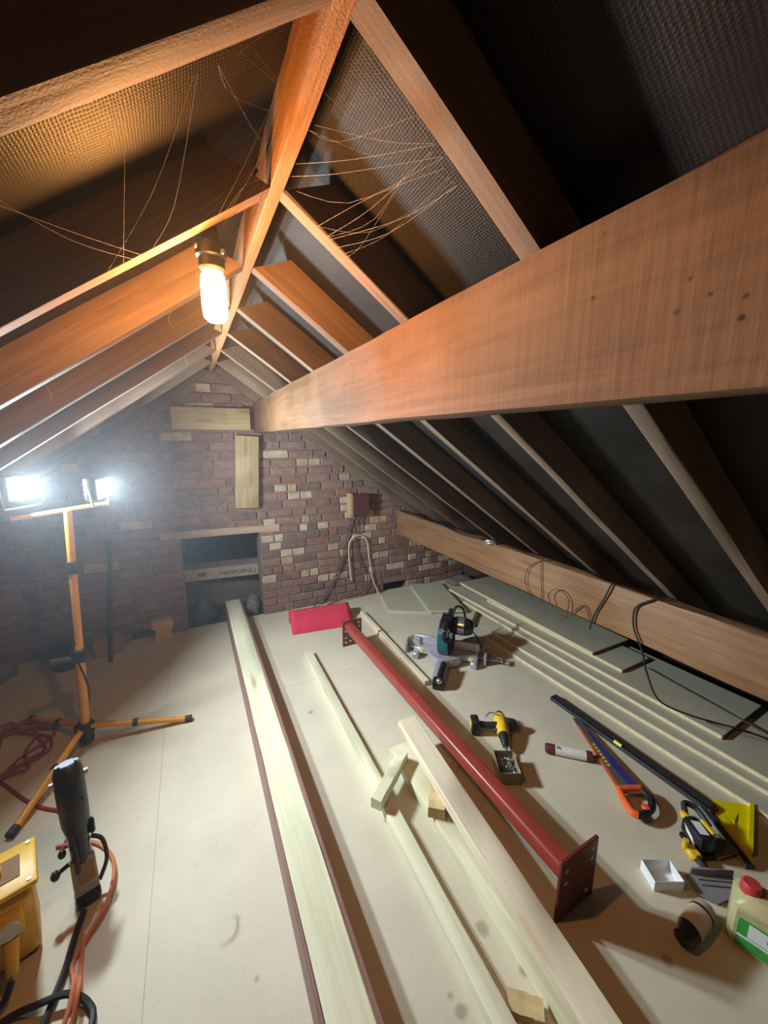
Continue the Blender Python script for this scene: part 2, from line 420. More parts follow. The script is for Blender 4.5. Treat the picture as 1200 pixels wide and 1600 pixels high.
for k, y in enumerate(RYS):
    vis = y > 0.4
    for side in (1, -1):
        L = 3.62
        mb = rough_board(L, RW, RD, 16, 0.0016, seed=k * 7 + side)
        x0 = RXR if side > 0 else RXL
        # plumb cut at the ridge: start slightly inside
        Mx = Matrix.Translation((x0, y, RZ)) @ (Matrix.Scale(-1, 4, (1, 0, 0)) if side < 0 else Matrix.Identity(4)) @ Matrix.Rotation(ANG, 4, 'Y')
        me = mb.mesh('rafter', M['rafter'])
        for v in me.vertices:
            p = v.co.copy(); p.z += RD / 2
            if p.x < 0.001: p.x = p.z * SL           # plumb cut
            v.co = p
        o = link('rafter', me); o.matrix_world = Mx
        if side < 0:
            me.transform(Mx); me.flip_normals(); o.matrix_world = Matrix.Identity(4)
            # keep the grain along local X: rebuild in a rotated frame
            Mr = Matrix.Translation((x0, y, RZ)) @ Matrix.Rotation(math.pi, 4, 'Z') @ Matrix.Rotation(ANG, 4, 'Y')
            me.transform(Mr.inverted()); o.matrix_world = Mr
        sd = 'right' if side > 0 else 'left'
        if vis:
            i = k - 2
            extra = {1: ', beside the lit bulb', 7: ', against the brick gable'}.get(i, '')
            tag(o, '%s rafter from the camera on the %s slope%s' % (ORD[i], sd, extra), 'rafter', 'rafters of the %s slope' % sd)
        else:
            tag(o, ('rough %s slope rafter right above the camera' if y > 0 else 'rough %s slope rafter just behind the camera') % sd, 'rafter', 'rafters of the %s slope' % sd)

# ridge board
o = obj('ridge_board', rough_board(WY - BACK, RXR - RXL, 0.17, 26, 0.0015, 3), M['ridge'], None, ((RXR + RXL) / 2, BACK, RZ + 0.085), (0, 0, math.pi / 2))
tag(o, 'orange brown ridge board running along the roof apex', 'beam')
# purlins
o = obj('purlin_beam', rough_board(WY + 0.1 - BACK, 0.07, 0.240, 60, 0.0025, 5), M['purlin'], None, (0.512 + 0.035, BACK, 1.6485 + 0.120), (0, 0, math.pi / 2))
tag(o, 'large rough sawn orange brown purlin under the right rafters', 'beam')
o = obj('purlin_beam', rough_board(WY + 0.1 - BACK, 0.07, 0.245, 60, 0.003, 6), M['eaves'], None, (1.88 + 0.035, BACK, 0.62 + 0.1225), (0, 0, math.pi / 2))
tag(o, 'low deep purlin near the eaves with cables looped over it', 'beam')

# ------------------------------------------------------------------ gable wall
HOLES = [(-0.12, 0.505, -0.03, 0.80), (-0.54, -0.36, -0.03, 0.072), (1.73, 2.02, -0.03, 0.088)]
def roofz(x): return (RZ + FELT - SL * (x - RXR)) if x > 0.206 else (RZ + FELT - SL * (RXL - x))
core = MB()
bx = sorted({-2.75, 3.1, 0.206} | {h[0] for h in HOLES} | {h[1] for h in HOLES})
def prism_xz(mb, pts, y0, y1):
    n = len(pts)
    vs = [(x, y0, z) for x, z in pts] + [(x, y1, z) for x, z in pts]
    mb.add(vs, [tuple(range(n)), tuple(reversed(range(n, 2 * n)))] + [(i, n + i, n + (i + 1) % n, (i + 1) % n) for i in range(n)])
for a, b in zip(bx[:-1], bx[1:]):
    z0 = -0.03
    for h in HOLES:
        if a >= h[0] - 1e-6 and b <= h[1] + 1e-6: z0 = h[3]
    prism_xz(core, [(a, z0), (b, z0), (b, max(roofz(b) - 0.004, z0 + .01)), (a, max(roofz(a) - 0.004, z0 + .01))], WY + 0.006, WY + 0.23)
wall = obj('wall_far', core, M['mortar'], smooth=False)
tag(wall, 'brick gable wall with a rough opening at its foot', None, kind='structure')
brick_meshes = {}
def brick_mesh(length, mat, var):
    key = (round(length, 4), mat, var)
    if key not in brick_meshes:
        rr = random.Random(hash((round(length * 1000), len(mat), var)) % 9999)
        mb = MB().rbox((0, 0, 0), (length, 0.05, 0.064), 0.006, 1)
        mb.v = [(x + rr.uniform(-.0025, .0025), y + rr.uniform(-.0025, .0025), z + rr.uniform(-.0025, .0025)) for x, y, z in mb.v]
        brick_meshes[key] = mb.mesh('brick', BR[mat], smooth=False)
    return brick_meshes[key]
placed = []
br = random.Random(21)
row = 0; z = 0.0375
while z < 2.2:
    x = -1.62 + [0.0, 0.11, 0.05, 0.16][row % 4]
    while x < 2.75:
        head = br.random() < (0.58 if x > 0.5 else 0.25)
        Lb = br.choice([0.1025, 0.1025, 0.0775]) if head else 0.215
        xa, xb = x, x + Lb
        x += Lb + 0.0105
        pieces = [(xa, xb)]
        for h in HOLES:
            if z + 0.03 > h[2] and z - 0.03 < h[3]:
                nw = []
                for a, b in pieces:
                    if b <= h[0] or a >= h[1]: nw.append((a, b)); continue
                    jag = br.uniform(0, 0.03)
                    if a < h[0] - 0.03: nw.append((a, h[0] - jag * 0.5))
                    if b > h[1] + 0.03: nw.append((h[1] + jag * 0.2, b))
                pieces = nw
        for a, b in pieces:
            L2 = round((b - a) / 0.0125) * 0.0125 if abs((b - a) - Lb) > 1e-4 else Lb
            c = (a + b) / 2
            if max(a - 0.206, 0.206 - a, b - 0.206, 0.206 - b) * SL + z + 0.036 > RZ + FELT: continue
            # places covered by timber
            if 0.54 < c < 0.63 and 1.66 < z < 1.9: continue
            u = br.random(); right = max(0.0, min(1.0, (c - 0.1) / 0.8))
            hb = L2 < 0.13
            pp = (0.58 if hb else 0.04) * right + 0.035
            if z < 0.2 or z > 1.4: pp *= 0.4
            if u < pp: mt = 'pale' if br.random() < 0.75 else 'buff'
            else: mt = br.choice(['red', 'red', 'brown', 'mauve', 'mauve', 'brown', 'dark'])
            placed.append((c, z, L2, mt, br.randrange(3), br.uniform(-0.004, 0.005), br.uniform(-0.012, 0.012)))
    z += 0.0752; row += 1
# largest in view are single bricks, the dim ones at the left stay one mass
placed.sort(key=lambda p: -p[0])
single = placed[:296]; rest = placed[296:]
for c, zz, L2, mt, var, dy, tl in single:
    link('brick', brick_mesh(L2, mt, var), wall, (c, WY + 0.018 + dy, zz), (0, tl, 0))
mbs = {}
for c, zz, L2, mt, var, dy, tl in rest:
    mbs.setdefault('all', MB()).box((c, WY + 0.018 + dy, zz), (L2, 0.05, 0.064))
if rest:
    me = bpy.data.meshes.new('brick_courses')
    mb = mbs['all']; me.from_pydata(mb.v, [], mb.f)
    keys = list(BR)
    for kk in keys: me.materials.append(BR[kk])
    for i, (c, zz, L2, mt, var, dy, tl) in enumerate(rest):
        for q in range(6): me.polygons[i * 6 + q].material_index = keys.index(mt)
    o = link('brick_courses', me, wall); o['kind'] = 'stuff'
# timber lintel in the wall
o = obj('lintel', rough_board(0.93, 0.09, 0.062, 10, 0.003, 9), wood('old_lintel_wood', (0.36, 0.26, 0.19), (0.52, 0.40, 0.30), bmp=0.4), wall, (-0.255, WY + 0.030, 0.838), (0, R(1.6), 0))

# dark loft beyond the opening
vb = MB()
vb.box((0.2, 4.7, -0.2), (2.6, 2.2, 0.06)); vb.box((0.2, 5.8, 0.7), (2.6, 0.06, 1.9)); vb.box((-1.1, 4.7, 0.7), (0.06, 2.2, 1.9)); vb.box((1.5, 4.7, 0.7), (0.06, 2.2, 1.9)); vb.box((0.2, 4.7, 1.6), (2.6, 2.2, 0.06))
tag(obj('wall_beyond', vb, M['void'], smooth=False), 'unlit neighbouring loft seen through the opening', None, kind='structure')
# wall behind the camera
bw = MB(); prism_xz(bw, [(-2.8, -0.03), (3.1, -0.03), (3.1, 0.2), (0.206, RZ + FELT - 0.004), (-2.7, 0.2)], BACK - 0.1, BACK)
tag(obj('wall_back', bw, M['mortar'], smooth=False), 'plain gable wall behind the camera', None, kind='structure')

# ------------------------------------------------------------------ boards on the gable
def board(name, L, Wd, H, mat, loc, rotn, parent=None, seed=0, wob=0.0008):
    return obj(name, rough_board(L, Wd, H, 8, wob, seed), mat, parent, loc, rotn)
o = board('wall_plank', 0.57, 0.045, 0.17, M['ply'], (-0.095, WY - 0.035, 1.752), (0, 0, 0), seed=11)
tag(o, 'pale wooden plank fixed level on the brick gable', 'plank')
o = board('wall_plank', 0.60, 0.045, 0.185, M['ply'], (0.409, WY - 0.035, 1.02), (0, R(-86.6), 0), seed=12)
tag(o, 'pale wooden plank fixed upright below the level plank', 'plank')
# small box on the wall
t = thing('junction_box', 'small wall box with pale wooden side and maroon front, cables below', 'box', (1.40, WY - 0.001, 0.975))
obj('front_panel', MB().rbox((0.045, -0.088, 0), (0.17, 0.012, 0.20), 0.003, 1), M['maroon'], t)
obj('side_board', MB().rbox((-0.055, -0.045, 0), (0.03, 0.085, 0.225), 0.003, 1), M['ply'], t)
obj('body', MB().rbox((0.04, -0.04, 0), (0.155, 0.08, 0.195), 0.003, 1), M['maroon'], t)
wc = [('brown_cable', [(1.38, WY - 0.03, 0.87), (1.33, WY - 0.03, 0.7), (1.24, WY - 0.03, 0.4), (1.12, WY - 0.03, 0.15), (0.98, WY - 0.05, 0.03), (0.9, WY - 0.1, 0.006)], 'brown_cable', 0.006, 'dark cable curving from wall box down to the red roll'),
      ('brown_cable', [(1.42, WY - 0.03, 0.87), (1.40, WY - 0.03, 0.62), (1.44, WY - 0.03, 0.4), (1.53, WY - 0.03, 0.2), (1.47, WY - 0.04, 0.06), (1.25, WY - 0.05, 0.03), (1.08, WY - 0.06, 0.008)], 'brown_cable', 0.0055, 'dark cable with a low hook shaped loop on the brick wall'),
      ('brown_cable', [(1.47, WY - 0.03, 0.87), (1.46, WY - 0.03, 0.76), (1.45, WY - 0.03, 0.69), (1.40, WY - 0.03, 0.66)], 'brown_cable', 0.006, 'short dark cable tail hanging right under the wall box'),
      ('white_cable', [(1.35, WY - 0.035, 0.2), (1.33, WY - 0.035, 0.45), (1.34, WY - 0.035, 0.6), (1.42, WY - 0.04, 0.665), (1.52, WY - 0.035, 0.6), (1.55, WY - 0.03, 0.4), (1.58, WY - 0.03, 0.2), (1.63, WY - 0.04, 0.06), (1.64, WY - 0.06, 0.005)], 'white_cable', 0.006, 'white cable arching over the bricks below the wall box')]
for nm, pts, mt, r, lb in wc:
    cable(nm, pts, r, M[mt], lb)
for a, b, c, d in ((1.30, 0.55, 1.2, 0.25),):
    cable('thin_wire', [(a, WY - 0.03, b), (1.27, WY - 0.03, 0.42), (c, WY - 0.03, d)], 0.004, M['brown_cable'], 'thin wire end dangling left of the white cable loop')

# things in the opening
t = thing('long_carton', 'long pale carton with printed name lying inside the opening', 'box', (0.22, WY + 0.42, 0.36), (0, R(2.2), 0))
obj('carton', MB().rbox((0, 0, 0), (0.86, 0.22, 0.11), 0.004, 1), M['card'], t)
fc = bpy.data.curves.new('lettering', 'FONT'); fc.body = 'HOWDENS J'; fc.size = 0.056; fc.extrude = 0.0008
fo = bpy.data.objects.new('lettering', fc); COL.objects.link(fo)
me = bpy.data.meshes.new_from_object(fo.evaluated_get(bpy.context.evaluated_depsgraph_get()))
bpy.data.objects.remove(fo); me.materials.clear(); me.materials.append(M['ink'])
link('lettering', me, t, (-0.045, -0.1115, -0.022), (R(90), 0, 0))
obj('printed_patch', MB().rbox((-0.2, -0.111, 0.0), (0.07, 0.002, 0.04), 0.0008, 1), M['sack'], t)
def lump(name, c, r, mat, seed, label, cat, amp=0.25, flat=True):
    rr = random.Random(seed); bm = bmesh.new(); bmesh.ops.create_icosphere(bm, subdivisions=3, radius=1)
    ph = [(rr.uniform(2, 7), rr.uniform(2, 7), rr.uniform(2, 7), rr.uniform(0, 6)) for _ in range(7)]
    for v in bm.verts:
        d = 1 + amp * sum(math.sin(v.co.x * a + v.co.y * b + v.co.z * e + f) for a, b, e, f in ph) / 3.2
        p = v.co * d
        v.co = Vector((p.x * r[0], p.y * r[1], p.z * r[2]))
        if flat and v.co.z < -r[2] * 0.6: v.co.z = -r[2] * 0.6
    for f in bm.faces: f.smooth = True
    m2 = bpy.data.meshes.new(name); bm.to_mesh(m2); bm.free(); m2.materials.append(mat)
    o = link(name, m2, None, (c[0], c[1], c[2])); return tag(o, label, cat)
lump('dust_sheet', (0.20, WY + 0.58, 0.045), (0.50, 0.26, 0.20), M['sack'], 4, 'crumpled dusty sheet heaped under the long carton', 'sheet')
lump('rubbish_bag', (0.01, WY + 0.12, 0.075), (0.105, 0.09, 0.15), M['bag'], 8, 'dark green bag slumped at the left of the opening', 'bag', 0.18)
lump('cloth_bundle', (0.42, WY + 0.12, 0.055), (0.065, 0.08, 0.10), M['sack'], 12, 'grey bundle at the right foot of the opening', 'cloth', 0.2)
cable('black_cable', [(-0.1, WY + 0.7, 0.5), (0.1, WY + 0.72, 0.66), (0.32, WY + 0.72, 0.62), (0.62, WY + 0.7, 0.42)], 0.012, M['grip'], 'grey pipe arching in the dark above the long carton', 'pipe')
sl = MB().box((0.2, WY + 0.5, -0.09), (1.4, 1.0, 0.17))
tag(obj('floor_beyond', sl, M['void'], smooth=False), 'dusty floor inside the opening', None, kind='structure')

# things along the foot of the gable, left
fm = MB().prism([(-0.075, 0.0), (-0.04, 0.0), (-0.04, 0.005), (0.045, 0.005), (0.05, 0.09), (0.06, 0.10), (0.062, 0.165), (-0.088, 0.165), (-0.09, 0.11), (-0.066, 0.10)], -0.04, 0.04)
o = obj('foam_block', fm, M['foam'], None, (-0.29, WY - 0.055, 0.0), (R(90), 0, R(4)))
tag(o, 'ragged yellow foam block standing beside the wall opening', 'foam')
o = obj('steel_bar', MB().tube([(-0.635, 3.17, 0.0), (-0.58, WY - 0.03, 0.86)], 0.014, 8), M['black'])
tag(o, 'slim black bar leaning against the gable bricks', 'bar')
t = thing('work_light_case', 'small dark round tub on the floor behind the tripod', 'tub', (-0.90, 3.24, 0))
obj('tub', MB().lathe([(0.075, 0), (0.082, 0.01), (0.09, 0.15), (0.094, 0.155), (0.088, 0.158), (0.08, 0.02), (0.001, 0.02)], 18), M['black'], t)
obj('handle', MB().torus((0, 0, 0), 0.088, 0.003, 0, math.pi, 14, 6, Matrix.Translation((0, 0, 0.15)) @ Matrix.Rotation(R(60), 4, 'X')), M['steel'], t)
t.name = 'plastic_tub'
t = thing('cardboard_box', 'brown cardboard box on the floor against the gable', 'box', (-0.665, 3.34, 0), (0, 0, R(12)))
obj('carton', MB().rbox((0, 0, 0.06), (0.19, 0.14, 0.12), 0.004, 1), M['cardboard'], t)
obj('flap', MB().rbox((0, -0.005, 0.1225), (0.188, 0.13, 0.004), 0.001, 1, Matrix.Rotation(R(1.5), 4, 'X')), M['cardboard'], t)
lump('rubble_sack', (-1.32, 3.25, 0.055), (0.16, 0.11, 0.09), M['sack'], 31, 'grey sack lying at the far left of the gable', 'sack', 0.2)

# ------------------------------------------------------------------ timbers on the floor
def plank(name, A, B, wd, h, z0, mat, seed, label, cat='timber', z1=None, group=None):
    a = Vector((A[0], A[1], z0 + h / 2)); b = Vector((B[0], B[1], (z0 if z1 is None else z1) + h / 2))
    d = b - a
    o = obj(name, rough_board(d.length, wd, h, 12, 0.0012, seed), mat, None, a, (0, -math.asin(d.z / d.length), math.atan2(d.y, d.x)))
    return tag(o, label, cat, group)
# flitch beam
t = thing('flitch_beam', 'long timber sandwiched between red primed steel plates, reaching the opening', 'beam', (0.249, -0.35, 0), (0, 0, math.pi / 2))
FLN = 3.93
obj('timber_core', rough_board(FLN, 0.121, 0.142, 16, 0.0015, 41), M['treated'], t, (0, 0.0, 0.072))
obj('side_plate', MB().rbox((FLN / 2, 0.067, 0.07), (FLN, 0.011, 0.14), 0.002, 1), M['flitch'], t)
obj('side_plate', MB().rbox((FLN / 2, -0.068, 0.07), (FLN, 0.013, 0.14), 0.002, 1), M['flitch'], t)
plank('batten', (0.672, 2.6), (0.62, -0.3), 0.058, 0.045, 0.0, M['treated'], 42, 'narrow pale green batten lying right of the flitch beam')
plank('timber_length', (0.842, 1.5), (0.835, -0.3), 0.112, 0.05, 0.0, M['treated'], 43, 'wide green tinted timber under the white planed timber')
plank('timber_length', (0.905, 1.53), (0.785, -0.25), 0.097, 0.046, 0.116, M['pale'], 44, 'white planed timber propped on a block beside the red steel', z1=0.052)
plank('timber_offcut', (0.585, 1.235), (0.815, 1.41), 0.05, 0.048, 0.0505, M['treated'], 45, 'short offcut bridging the narrow batten and the wide timber', 'offcut')
plank('timber_offcut', (0.79, 1.085), (0.865, 1.185), 0.07, 0.05, 0.0508, M['offcut'], 46, 'tan wood block propping up the white planed timber', 'offcut')
plank('pale_batten', (1.31, 3.05), (1.275, 1.90), 0.035, 0.034, 0.0, M['pale'], 47, 'thin pale batten lying behind the red steel tube', 'batten')
o = obj('wood_wedge', MB().prism([(0, 0), (0.07, 0.0), (0.07, 0.05)], -0.02, 0.02, Matrix.Rotation(R(90), 4, 'X')), M['offcut'], None, (1.02, 1.285, 0), (0, 0, R(35)))
tag(o, 'tiny wood wedge beneath the red steel tube', 'wedge')
plank('timber_offcut', (0.685, 0.57), (0.755, 0.505), 0.05, 0.03, 0.0, M['offcut'], 48, 'small offcut between the timbers at the bottom edge', 'offcut')

# ------------------------------------------------------------------ red steel post
A = Vector((1.062, 0.645, 0)); B = Vector((1.03, 2.6, 0)); d = B - A
t = thing('steel_post', 'red primed square steel tube with drilled end plates', 'steel post', A, (0, 0, math.atan2(d.y, d.x)))
Ln = d.length
tb = MB()
rr_ = 0.013; s_ = 0.033; prof = []
for cx, cy, a0 in ((s_ - rr_, s_ - rr_, 0), (-s_ + rr_, s_ - rr_, 90), (-s_ + rr_, -s_ + rr_, 180), (s_ - rr_, -s_ + rr_, 270)):
    for q in range(5): prof.append((cx + rr_ * math.cos(R(a0 + q * 22.5)), cy + rr_ * math.sin(R(a0 + q * 22.5))))
tb.rings([[(x, y + 0.006 + 0.02 * x / Ln, z + 0.122 + 0.038 * x / Ln) for y, z in prof] for x in (0.006, Ln * 0.33, Ln * 0.66, Ln - 0.006)])
obj('tube', tb, M['primer'], t)
for x in (0.0, Ln):
    ps = 1.0 if x == 0.0 else 0.84
    p = obj('end_plate', MB().rbox((0, 0, 0.124 * ps), (0.012, 0.19 * ps, 0.248 * ps), 0.002, 1), M['steel_plate'], t, (x, 0, 0))
    for y, z in ((0.066, 0.20), (0.066, 0.15), (-0.066, 0.215), (-0.066, 0.175), (-0.055, 0.045), (0.066, 0.085), (0.066, 0.04), (0.02, 0.045)):
        if x == 0.0 and 0.03 < z < 0.09 and y > 0: continue
        obj('bolt_hole', MB().cyl((-0.0068, y * ps, z * ps), (0.0068, y * ps, z * ps), 0.0085 * ps, n=12), M['hole'], p)

# ------------------------------------------------------------------ chipboard sheets at the eaves
SH = [((2.03, 2.2), (2.09, 0.1), 0.60, 0.0, 'lowest chipboard sheet at the eaves, nearest the black straightedge'),
      ((2.10, 2.2), (2.225, 0.0), 0.60, 0.022, 'second chipboard sheet up in the eaves stack'),
      ((2.24, 2.75), (2.255, 0.05), 0.60, 0.044, 'third chipboard sheet up in the eaves stack'),
      ((2.27, 3.02), (2.345, 0.76), 0.48, 0.066, 'fourth chipboard sheet up, with a cut end beside the loose cable'),
      ((2.40, 2.6), (2.42, 1.33), 0.30, 0.088, 'narrow chipboard strip under the topmost sheet'),
      ((2.41, 3.02), (2.405, 1.53), 0.40, 0.110, 'topmost chipboard sheet in the eaves stack')]
for i, (a, b, wd, z0, lb) in enumerate(SH):
    av, bv = Vector((*a, 0)), Vector((*b, 0)); dd = bv - av; L = dd.length
    ang = math.atan2(dd.y, dd.x)
    t = thing('chipboard_sheet', lb, 'board', (a[0], a[1], z0), (0, 0, ang), 'chipboard sheets stacked at the eaves')
    # local X along the edge, local Y points to +X world (left of travel)
    obj('panel', MB().box((L / 2, wd / 2 + 0.003, 0.0105), (L, wd, 0.021)), M['sheet'], t, smooth=False)
    obj('edge_tongue', MB().rbox((L / 2, 0.0, 0.0105), (L, 0.006, 0.0205), 0.001, 1), M['sheet_edge'], t, smooth=False)
    obj('end_edge', MB().box((L + 0.001, wd / 2, 0.0105), (0.002, wd, 0.0205)), M['cardboard'], t, smooth=False)
def slab(name, pts, z0, h, label, mat='sheet', tilt=(0, 0, 0)):
    o = obj(name, MB().prism(pts, 0, h), M[mat], None, (0, 0, z0), tilt, smooth=False); return tag(o, label, 'offcut')
slab('chipboard_offcut', [(1.55, 2.98), (1.98, 2.72), (2.02, 3.33), (1.66, 3.38)], 0.0, 0.018, 'wide chipboard offcut on the floor behind the mitre saw')
slab('chipboard_offcut', [(1.86, 2.76), (2.17, 2.62), (2.36, 3.30), (2.03, 3.40)], 0.02, 0.022, 'chipboard offcut lying on top by the hole in the wall foot')
o = obj('broken_batten', MB().box((0, 0, 0.012), (0.34, 0.03, 0.024)), M['rafter'], None, (2.30, 2.86, 0.066), (0, 0, R(40)))
o.location = (2.18, 2.50, 0.0)
tag(o, 'short dark broken batten near the mitre saw', 'batten')
lump('debris_pile', (2.62, 3.26, 0.02), (0.16, 0.12, 0.07), M['sack'], 77, 'dark dusty debris under the low purlin at the gable', 'debris', 0.3)

# ------------------------------------------------------------------ rolled red mat
t = thing('rolled_mat', 'rolled bright red mat with a loose flap by the brick wall', 'mat', (0.93, 3.13, 0), (0, 0, R(-6)))
cyl_ = []
for i in range(40):
    a = -math.pi * 0.5 + i / 39 * math.pi * 2 * 1.9; r = 0.056 - 0.00038 * i
    cyl_.append((-math.sin(a - math.pi / 2) * r, 0, 0))
sp = []
for i in range(46):
    a = i / 45 * math.pi * 2 * 2.2; r = 0.018 + 0.042 * i / 45
    sp.append((math.cos(a + 1.2) * r, 0.062 + math.sin(a + 1.2) * r))
# flap leaves the top of the roll and falls forward to the floor
end = sp[-1]
flap = [(end[0] - 0.02, end[1] + 0.004), (-0.075, 0.075), (-0.13, 0.03), (-0.175, 0.006), (-0.205, 0.0035)]
path = sp + flap
vs = []; fs = []
nX = 12
for j in range(nX + 1):
    x = -0.265 + 0.53 * j / nX
    for k, (y, z) in enumerate(path):
        wv = 0.004 * math.sin(j * 1.1 + k * 0.2) if k > 46 else 0
        vs.append((x, y - 0.01 * j / nX * (k > 47), max(0.003, z + wv)))
m_ = len(path)
for j in range(nX):
    for k in range(m_ - 1):
        fs.append((j * m_ + k, (j + 1) * m_ + k, (j + 1) * m_ + k + 1, j * m_ + k + 1))
o = obj('mat_sheet', MB().add(vs, fs), M['redcloth'], t)
md = o.modifiers.new('thickness', 'SOLIDIFY'); md.thickness = 0.005; md.offset = 0
obj('core_tube', MB().cyl((-0.27, 0, 0.062), (0.272, 0, 0.062), 0.016, n=16), M['cardboard'], t)

# ------------------------------------------------------------------ bulb
t = thing('pendant_bulb', 'glowing warm bulb in a black holder below the second rafter', 'light bulb', (0.0785, 0.966, 1.853))
obj('bulb_glass', MB().lathe([(0.006, -0.006), (0.016, -0.004), (0.0235, 0.004), (0.0255, 0.02), (0.0255, 0.07), (0.023, 0.086), (0.018, 0.092)], 20), M['bulb'], t)
h = obj('lamp_holder', MB().lathe([(0.02, 0.093), (0.026, 0.10), (0.026, 0.118), (0.031, 0.122), (0.031, 0.145), (0.021, 0.15), (0.021, 0.178)], 18), M['black'], t)
obj('terminal', MB().ball((-0.027, -0.012, 0.135), 0.006, 8), M['chrome'], h)
obj('terminal', MB().ball((0.02, -0.024, 0.128), 0.006, 8), M['chrome'], h)
obj('bracket', MB().rbox((0.004, 0.0, 0.178), (0.05, 0.03, 0.008), 0.002, 1, Matrix.Rotation(R(-20), 4, 'Y')), M['grip'], t)
obj('flex', MB().tube(spline([(0.0, 0, 0.18), (0.03, -0.01, 0.2), (0.06, -0.02, 0.24), (0.1, -0.02, 0.3)]), 0.004, 6), M['rubber'], t)
obj('screw', MB().ball((-0.014, -0.03, 0.185), 0.007, 8), M['chrome'], t)

# ------------------------------------------------------------------ tripod work light
t = thing('tripod_work_light', 'yellow tripod stand carrying two glaring white floodlights', 'work light', (-0.61, 2.30, 0))
top = Vector((0.07, 0, 1.262))
obj('pole', MB().tube([(0, 0, 0.05), top * 0.42 + Vector((0, 0, 0.03))], 0.021, 14), M['tripod'], t)
obj('pole_upper', MB().tube([top * 0.40, top], 0.017, 14), M['tripod'], t)
c1 = top * 0.405
obj('clamp_collar', MB().rbox((c1.x, 0, c1.z), (0.075, 0.06, 0.07), 0.012, 2).cyl((c1.x - 0.03, -0.02, c1.z), (c1.x - 0.11, -0.04, c1.z + 0.01), 0.014, 0.02, 10), M['black'], t)
c2 = top * 0.775
obj('clamp_collar', MB().cyl((c2.x, 0, c2.z - 0.03), (c2.x + 0.003, 0, c2.z + 0.03), 0.026, n=14), M['black'], t)
obj('hub', MB().cyl((0, 0, 0.03), (0, 0, 0.13), 0.035, n=14).rbox((0, 0, 0.1), (0.09, 0.03, 0.05), 0.006, 1).rbox((0, 0, 0.1), (0.03, 0.09, 0.05), 0.006, 1), M['black'], t)
for tip in ((0.50, -0.055, 0.016), (-0.17, -0.47, 0.016), (-0.33, 0.36, 0.016)):
    tv = Vector(tip); dn = Vector((tv.x, tv.y, 0)).normalized()
    st = dn * 0.03 + Vector((0, 0, 0.105)); en = tv * 0.93 + Vector((0, 0, 0.003))
    lg = obj('leg', MB().tube([st, en], 0.0155, 12), M['tripod'], t)
    obj('foot_cap', MB().tube([en, tv], 0.0175, 12), M['grip'], lg)
    md_ = st.lerp(en, 0.45)
    obj('leg_bracket', MB().tube([md_ - dn * 0.012, md_ + dn * 0.012], 0.02, 12), M['grip'], lg)
obj('crossbar', MB().tube([(-0.14, 0.01, 1.236), (0.235, -0.01, 1.285)], 0.011, 10), M['tripod'], t)
sp_ = [Vector((0.024 * math.cos(a * 0.9), 0.024 * math.sin(a * 0.9), 0)) + top * (0.72 - 0.068 * a * 0.98) for a in range(0, 10)]
obj('cable', MB().tube(spline(sp_, 4), 0.005, 6), M['rubber'], t)
for (cx, cz, az, pw, sz) in ((-0.07, 1.378, 56, FLOOD_W[0], 0.145), (0.225, 1.36, 76, FLOOD_W[1], 0.13)):
    Mh = Matrix.Translation((cx, 0, cz)) @ Matrix.Rotation(R(az), 4, 'Z') @ Matrix.Rotation(R(1), 4, 'X')
    hd = obj('floodlight_head', MB().rbox((0, 0.03, 0), (sz * 1.15, 0.055, sz * 0.86), 0.012, 2), M['black'], t)
    hd.matrix_local = Mh
    obj('cooling_fin', MB().box((0, 0.062, 0), (sz * 0.9, 0.012, 0.006)).box((0, 0.062, 0.025), (sz * 0.9, 0.012, 0.006)).box((0, 0.062, -0.025), (sz * 0.9, 0.012, 0.006)), M['black'], hd)
    obj('lens', MB().rbox((0, 0.001, 0), (sz, 0.006, sz * 0.7), 0.002, 1), M['flood'], hd)
    obj('bracket', MB().tube([(-sz * 0.6, 0.03, 0), (-sz * 0.6, 0.02, -sz * 0.62), (sz * 0.6, 0.02, -sz * 0.62), (sz * 0.6, 0.03, 0)], 0.006, 6), M['steel'], hd)
    ld = bpy.data.lights.new('floodlight', 'AREA'); ld.shape = 'RECTANGLE'; ld.size = sz * 0.95; ld.size_y = sz * 0.65
    ld.energy = pw; ld.color = FLOOD_COL
    lo = bpy.data.objects.new('floodlight_lamp', ld); COL.objects.link(lo); lo.parent = hd
    lo.location = (0, -0.006, 0); lo.rotation_euler = (R(-90), 0, 0)

# red extension lead in a tangle behind the tripod
rr2 = random.Random(5); pts = []
for i in range(46):
    a = i * 0.62
    pts.append((-0.98 + (0.12 + 0.05 * math.sin(i * 1.7)) * math.cos(a) * 1.3 + 0.06 * math.sin(i * 0.31), 2.38 + (0.14 + 0.04 * math.cos(i * 2.1)) * math.sin(a) * 1.5, 0.007 + 0.006 * (i % 5)))
pts += [(-0.85, 2.1, 0.007), (-0.72, 1.95, 0.007), (-0.62, 1.87, 0.007), (-0.57, 1.76, 0.007), (-0.58, 1.66, 0.007)]
cable('extension_lead', pts, 0.0065, M['red_cable'], 'red extension lead tangled on the floor behind the tripod', k=3)

